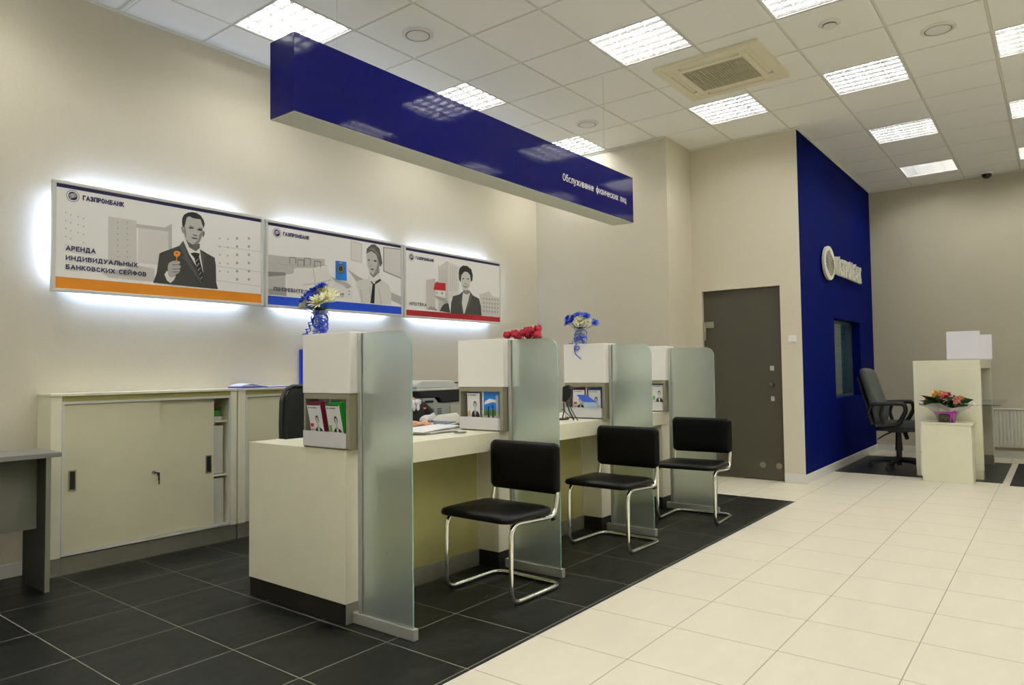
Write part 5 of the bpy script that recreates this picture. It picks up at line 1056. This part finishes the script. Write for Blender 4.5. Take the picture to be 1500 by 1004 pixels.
pel = j(0, .02, .52, (.15, .11)); wa = j(0, .03, .68, (.115, .085)); che = j(0, .015, .84, (.13, .095)); sh = j(0, .01, .965, (.085, .075)); nk = j(-.012, .0, 1.02, .046); nk2 = j(-.035, -.012, 1.062, .045)
HX = -.065
hd0 = j(HX, -.028, 1.105, (.058, .062)); hd1 = j(HX, -.025, 1.16, (.070, .082)); hd2 = j(HX, -.018, 1.215, (.066, .078)); hd3 = j(HX, -.012, 1.255, (.035, .045))
chain(pel, wa, che, sh, nk, nk2, hd0, hd1, hd2, hd3)
hand_rest = {1: (-.070, -.275), -1: (-.120, -.258)}
for s in (1, -1):
    a = j(s*.13, .01, .95, .050); b = j(s*.185, -.02, .90, .045); el_ = j(s*.19, -.07, .845 if s == 1 else .86, .036)
    hx_, hy_ = hand_rest[s]
    fo = j((s*.19+hx_*1.6)/2.4 if s == 1 else -.165, -.17, .862, .028); wr = j(hx_+s*.035, hy_+.055, .856, .021)
    pm = j(hx_+s*.012, hy_+.015, .853, (.030, .018)); chain(sh, a, b, el_, fo, wr, pm)
    for q in range(4):
        dx_ = (-.021+.014*q); ln = (.070, .078, .074, .058)[q if s == 1 else q]
        k0 = j(hx_+dx_, hy_-.022, .854, .0085); k1 = j(hx_+dx_-s*.010, hy_-.022-ln*.45, .857, .0080); k2 = j(hx_+dx_-s*.022, hy_-.022-ln*.78, .846, .0072); k3 = j(hx_+dx_-s*.026, hy_-.022-ln*.92, .834, .0058)
        chain(pm, k0, k1, k2, k3)
    t0 = j(hx_-s*.030, hy_+.010, .855, .0095); t1 = j(hx_-s*.046, hy_-.018, .860, .0085); t2 = j(hx_-s*.054, hy_-.042, .860, .0070); chain(pm, t0, t1, t2)
for s in (1, -1):
    a = j(s*.09, -.02, .50, .085); b = j(s*.10, -.22, .50, .068); c = j(s*.10, -.42, .49, .055); d = j(s*.10, -.44, .28, .045); e = j(s*.10, -.43, .09, .032); f = j(s*.10, -.50, .04, .030); chain(pel, a, b, c, d, e, f)
body = skin('body', J, E, SKIN, person, loc=(PX, PYY, 0))
# blouse, vest, skirt
J2 = []; E2 = []
def j2(x, y, z, r): J2.append(((PX+x, PYY+y, z), r)); return len(J2)-1
pts = [j2(0, .03, .62, (.135, .105)), j2(0, .03, .70, (.130, .100)), j2(0, .015, .85, (.146, .110)), j2(0, .01, .965, (.098, .085)), j2(0, .002, 1.012, .056)]
E2 += list(zip(pts, pts[1:]))
for s in (1, -1):
    hx_, hy_ = hand_rest[s]
    q = [j2(s*.13, .01, .95, .055), j2(s*.187, -.02, .90, .056), j2(s*.192, -.07, .85 if s == 1 else .86, .047), j2((s*.19+hx_*1.6)/2.4 if s == 1 else -.165, -.165, .866, .039), j2(hx_+s*.042, hy_+.070, .861, .031)]
    E2 += list(zip([pts[3]]+q, q))
skin('blouse', J2, E2, STRIPE, person, loc=(PX, PYY, 0))
VL = lambda s: [((PX+s*.135, PYY+.01, .952), .062), ((PX+s*.188, PYY-.02, .90), .061), ((PX+s*.193, PYY-.065, .858), .052)]
V = [((PX, PYY+.03, .60), (.142, .110)), ((PX, PYY+.03, .70), (.140, .108)), ((PX, PYY+.012, .85), (.166, .126)), ((PX, PYY+.010, .955), (.150, .112)), ((PX, PYY+.010, .985), (.100, .085))]+VL(1)+VL(-1)
skin('vest', V, [(0, 1), (1, 2), (2, 3), (3, 4), (3, 5), (5, 6), (6, 7), (3, 8), (8, 9), (9, 10)], BLACKC, person, loc=(PX, PYY, 0))
Sk = [((PX, PYY+.02, .50), (.17, .115)), ((PX, PYY-.18, .50), (.165, .085)), ((PX, PYY-.36, .495), (.155, .072))]
skin('skirt', Sk, [(0, 1), (1, 2)], BLACKC, person, loc=(PX, PYY, 0))
m = MB()
for s in (1, -1):
    m.ball((PX+s*.030, PYY-.100, .985), .030, 12, sq=(1, .5, .75)); m.ball((PX+s*.018, PYY-.112, .952), .022, 10, sq=(.7, .4, 1.1))
m.ball((PX, PYY-.115, .985), .014, 10)
m.build('neck_bow', mat('bow_white', (.74, .74, .80), .7), person)
MB().box(PX+.062, PX+.082, PYY-.126, PYY-.118, .937, .949).build('name_badge', mat('badge_orange', (.75, .16, .04), .4), person)
# face and hair
HC_ = PX+HX
m = MB(); m.ball((HC_, PYY-.100, 1.155), .012, 10, sq=(.8, 1.2, 1.3)); m.build('nose', SKIN, person)
for s in (1, -1):
    e = MB().ball((HC_+s*.026, PYY-.091, 1.175), .0105, 10).build('eye', mat('eye_white', (.75, .75, .73), .2), person)
    MB().ball((HC_+s*.026, PYY-.0995, 1.175), .0045, 8).build('iris', mat('iris_brown', (.05, .025, .01), .15), e)
    MB().ball((HC_+s*.070, PYY-.02, 1.165), .017, 10, sq=(.35, .8, 1.3)).build('ear', SKIN, person)
    MB().tube([(HC_+s*.014, PYY-.099, 1.192), (HC_+s*.027, PYY-.101, 1.197), (HC_+s*.042, PYY-.093, 1.192)], .0025, 6).build('eyebrow', HAIR, person)
MB().tube([(HC_-.020, PYY-.094, 1.124), (HC_, PYY-.101, 1.121), (HC_+.020, PYY-.094, 1.124)], .0045, 8).build('mouth', mat('lips', (.42, .12, .10), .4), person)
Hh = [((HC_, PYY+.055, 1.09), (.060, .042)), ((HC_, PYY+.038, 1.17), (.088, .070)), ((HC_, PYY+.016, 1.235), (.084, .074)), ((HC_, PYY-.022, 1.272), (.056, .056))]
skin('hair', Hh, [(0, 1), (1, 2), (2, 3)], HAIR, person, loc=(PX, PYY, 0))

# ------------------------------------------------------------------ reception area far right
struct(MB().box(8.60, 10.37, .50, BY-.013, 0, .003).build('floor', DARKTILE2))
struct(MB().box(10.37, 10.40, .43, BY-.013, 0, .0035).build('trim_5', ALUW))
tag(MB().box(8.47, 10.36, -.75, .435, 0, .008).build('doormat', mat('mat_black', (.010, .010, .010), .95, noise=.2, nscale=200, bump=.5), loc=(9.4, -.15, 0)), 'black floor mat cut by the right edge before the radiator', 'doormat')

t = thing('reception_desk', 'tall cream reception desk with open side and glass shelf by the far wall', 'reception desk', (9.45, .96, 0))
lx0, ly0, ly1 = 8.745, .662, 1.272
MB().box(lx0, lx0+.09, ly0, ly1, .09, .768).build('front_panel', CREAM, t, bevel=.001)
MB().box(lx0, lx0+.09, ly0, ly1, .771, 1.150).build('upper_front_panel', CREAM, t, bevel=.001)
MB().box(lx0+.003, lx0+.087, ly0+.003, ly1-.003, 0, .0895).build('plinth', CREAM, t)
MB().box(lx0-.0005, lx0+.0905, ly0-.002, ly0+.002, 0, .10).build('plinth_cap', STEEL, t)
MB().box(lx0, 10.20, ly0, ly1, 1.151, 1.240).build('top_slab', CREAM, t, bevel=.001)
MB().box(10.11, 10.20, ly0, ly1, .12, 1.150).build('rear_panel', CREAM, t)
MB().box(10.108, 10.202, ly0+.002, ly1-.002, 0, .119).build('rear_plinth', STEEL, t)
MB().box(lx0+.05, 10.15, ly0-.16, ly1-.25, .764, .774).build('glass_shelf', mat('shelf_glass', (.25, .45, .40), .05, trans=.8, ior=1.5), t)
def holder(x, y0, y1, label, lean, z1):
    t = thing('acrylic_sign_holder', label, 'sign holder', (x, (y0+y1)/2, 1.240), 0, 'blank sign holders on the reception desk')
    MB().add([(x, y0, 1.252), (x, y1, 1.252), (x+lean, y1, z1), (x+lean, y0, z1), (x+.006, y0, 1.252), (x+.006, y1, 1.252), (x+lean+.006, y1, z1), (x+lean+.006, y0, z1)], [(0, 1, 2, 3), (4, 7, 6, 5), (0, 4, 5, 1), (1, 5, 6, 2), (2, 6, 7, 3), (3, 7, 4, 0)]).build('panel', mat('blank_panel', (.74, .74, .80), .12, coat=.6), t)
    MB().box(x-.02, x+.07, y0, y1, 1.2405, 1.246).box(x-.004, x+.010, y0, y1, 1.246, 1.2525).build('foot', mat('acrylic', (.75, .77, .72), .1, trans=.4), t)
holder(8.80, .660, .960, 'larger white blank sign holder at the front of the reception desk', .03, 1.546)
holder(9.60, .608, .880, 'white blank sign holder further back, half hidden by the larger one', .03, 1.530)

t = thing('side_cabinet', 'small low cream cabinet before the reception desk, under the bouquet', 'cabinet', (8.56, .95, 0))
MB().box(8.400, 8.700, .728, 1.168, .0, .580).build('body', CREAM, t, bevel=.001)
MB().box(8.392, 8.712, .712, 1.178, .581, .602).build('top_board', CREAM, t, bevel=.001)
MB().box(8.43, 8.69, 1.1685, 1.184, .30, .56).box(8.43, 8.69, 1.1685, 1.184, .045, .285).build('drawer_front', CREAMW, t)

t = thing('flower_bouquet', 'wrapped basket of pink and yellow flowers with dark leaves and magenta ribbon', 'bouquet', (8.52, .95, .602))
bx, by, bz = 8.525, .950, .602
MB().lathe([(0, .001), (.075, .001), (.095, .10), (.09, .10), (.07, .008), (0, .008)], (bx, by, bz), 28).build('basket', mat('basket_brown', (.10, .095, .05), .7, noise=.6, nscale=70, bump=.8), t)
n = 40; prof = [(.080, .012), (.105, .075), (.115, .10), (.15, .135), (.20, .165), (.235, .18)]; vs = []; fs = []
for i, (r, z) in enumerate(prof):
    for k in range(n):
        q = 1+(.035*i)*math.sin(k*2*PI*7/n+i*.6); vs.append((bx+r*q*.8*math.cos(2*PI*k/n), by+r*q*math.sin(2*PI*k/n), bz+z+.012*i*.4*math.sin(k*2*PI*5/n)))
for i in range(len(prof)-1):
    for k in range(n): fs.append((i*n+k, i*n+(k+1) % n, (i+1)*n+(k+1) % n, (i+1)*n+k))
MB().add(vs, fs, 0, True).build('clear_wrap', WRAP, t)
m = MB(); rg = random.Random(11)
for k in range(30):
    a = 2*PI*k/30+rg.uniform(-.1, .1); L = rg.uniform(.17, .25); s = .75 if abs(math.cos(a)) > .7 else 1
    leaf(m, (bx+.03*math.cos(a), by+.03*math.sin(a), bz+.15+rg.uniform(0, .03)), (math.cos(a)*s, math.sin(a), rg.uniform(.12, .55)), L*s, rg.uniform(.034, .050), 0, rg.uniform(.0, .22), rg.choice((-1, 1))*rg.uniform(.5, 1.3))
for k in range(12):
    a = rg.random()*2*PI; leaf(m, (bx+.04*math.cos(a), by+.05*math.sin(a), bz+.17), (math.cos(a)*.6, math.sin(a)*.7, 1.1), rg.uniform(.10, .14), .026, 0, .1, rg.uniform(-1, 1))
m.build('dark_leaves', LEAFD, t)
m = MB()
for k in range(9):
    a = rg.uniform(0, 2*PI); p0 = (bx-.04+.05*math.cos(a), by+.10*math.sin(a), bz+.22)
    leaf(m, p0, (-.2, rg.uniform(-1, 1), rg.uniform(.4, .9)), .13, .012, 0, .5)
m.build('light_leaves', mat('leaf_fresh', (.07, .22, .02), .4), t)
for q, (p, r, mt) in enumerate([((-.06, .09, .285), .05, PETY), ((-.05, .045, .295), .045, PETY), ((-.07, .015, .285), .045, PETP), ((-.05, -.02, .28), .042, PETR), ((-.06, .05, .25), .045, PETR), ((-.08, -.10, .24), .042, PETP), ((-.09, -.11, .20), .040, PETP), ((-.06, -.135, .25), .035, PETY), ((-.06, .165, .235), .022, PETR), ((-.02, .0, .27), .04, PETP), ((-.10, .0, .225), .025, PETW)]):
    m = MB(); flower(m, (bx+p[0], by+p[1], bz+p[2]), r, 0, 1, 8, (-.6, p[1]*2, .7), 70+q)
    rg2 = random.Random(q)
    for k in range(6):     # broad petals
        a = 2*PI*k/6; c = Vector((bx+p[0], by+p[1], bz+p[2])); d = Vector((-.3, math.cos(a), math.sin(a)*.8)).normalized()
        leaf(m, c, d, r*1.05, r*.46, 0, .2, .6)
    m.build('flower', [mt, PETY], t)
m = MB()
m.tube([(bx-.10+.0*k, by+.10-.025*k, bz+.098+.004*math.sin(k)) for k in range(9)], .007, 6)
for s, L in ((-1, 1), (1, .7)):
    m.tube([(bx-.105, by-.055, bz+.10), (bx-.115, by-.055+s*.03*L, bz+.125), (bx-.118, by-.055+s*.05*L, bz+.10), (bx-.11, by-.055+s*.02, bz+.085), (bx-.105, by-.055, bz+.10)], .006, 6)
for dy in (-.010, .006): m.tube([(bx-.108, by-.055+dy, bz+.10), (bx-.125, by-.06+dy, bz+.06), (bx-.118, by-.055+dy*1.5, bz+.03), (bx-.122, by-.06+dy*2, bz+.006)], .007, 6)
m.build('ribbon', MAGENTA, t)

# office chair in profile
t = thing('swivel_armchair', 'grey fabric office armchair with black loop arms against the blue wall', 'office chair', (9.15, 1.50, .003))
ox, oy = 9.15, 1.50
# backrest: side profile in (y, z) swept across x with rounded edges
pf = [(1.70, .50), (1.725, .56), (1.765, .70), (1.82, .90), (1.868, 1.08), (1.880, 1.13), (1.86, 1.162), (1.815, 1.170), (1.775, 1.145), (1.735, 1.03), (1.685, .88), (1.635, .76), (1.615, .66), (1.63, .56), (1.655, .50)]
m = MB(); ns = 9; vs = []; fs = []; N_ = len(pf)
cyp = sum(p[0] for p in pf)/N_; czp = sum(p[1] for p in pf)/N_
for i in range(ns):
    s = -1+2*i/(ns-1); sc = math.sqrt(max(0, 1-abs(s)**5))*.25+.75 if abs(s) < 1 else .55
    for (y, z) in pf: vs.append((ox+s*.225, cyp+(y-cyp)*(sc if abs(s) > .8 else 1)-.02*(s*s), czp+(z-czp)*(1-.06*abs(s)**4)))
for i in range(ns-1):
    for k in range(N_): fs.append((i*N_+k, i*N_+(k+1) % N_, (i+1)*N_+(k+1) % N_, (i+1)*N_+k))
fs += [tuple(range(N_-1, -1, -1)), tuple((ns-1)*N_+k for k in range(N_))]
m.add(vs, fs, 0, True).build('backrest', GREYF, t, subsurf=1)
pb = [(1.665, .47), (1.735, .55), (1.785, .70), (1.842, .90), (1.880, 1.05), (1.868, 1.06), (1.828, .90), (1.765, .70), (1.72, .57), (1.655, .50)]
MB().prism(pb, lambda u, v, w: (ox-.20+w, u, v), .40).build('back_shell', BLACKP, t)
MB().prism(rounded(1.23, 1.69, -.245, .245, .07), lambda u, v, w: (ox+v, u, .478+w), .075).build('seat', mat('seat_grey_fabric', (.055, .062, .055), .95, noise=.3, nscale=260, bump=.6), t, bevel=.025, segs=4)
MB().prism(rounded(1.25, 1.70, -.235, .235, .06), lambda u, v, w: (ox+v, u, .452+w), .026).build('seat_pan', BLACKP, t)
for s in (-1, 1):
    x = ox+s*.275
    loop = fillet([(x, 1.72, .52), (x, 1.76, .66), (x, 1.72, .755), (x, 1.50, .765), (x, 1.385, .765), (x, 1.375, .68), (x, 1.45, .535), (x, 1.60, .51), (x, 1.68, .505)], .095, 9)
    m = MB(); m.tube(loop, .023, 10)
    m.tube(fillet([(x, 1.60, .755), (x, 1.63, .64), (x, 1.60, .52)], .09, 8), .019, 8)
    m.build('armrest', BLACKP, t)
MB().cyl((ox, oy, .05), (ox, oy, .22), .030, 16).cyl((ox, oy, .22), (ox, oy, .46), .040, 16, r2=.028).build('gas_column', BLACKP, t)
MB().box(ox-.06, ox+.06, oy-.10, oy+.10, .425, .455).tube([(ox-.06, oy+.05, .435), (ox-.2, oy+.10, .41), (ox-.25, oy+.17, .36)], .008, 8).cyl((ox-.05, oy-.07, .435), (ox-.08, oy-.10, .36), .022, 10).build('tilt_mechanism', BLACKP, t)
for k in range(5):
    a = 2*PI*k/5+PI/2+.1; e = (ox+.30*math.cos(a), oy+.30*math.sin(a))
    b = MB().tube([(ox, oy, .115), ((ox+e[0])/2, (oy+e[1])/2, .108), (e[0], e[1], .078)], .02, 8, radii=[.032, .026, .018]).build('base_arm', BLACKP, t)
    MB().cyl((e[0]-.014, e[1], .034), (e[0]+.014, e[1], .034), .030, 16).cyl((e[0], e[1], .05), (e[0], e[1], .09), .007, 8).build('caster', BLACKP, b)
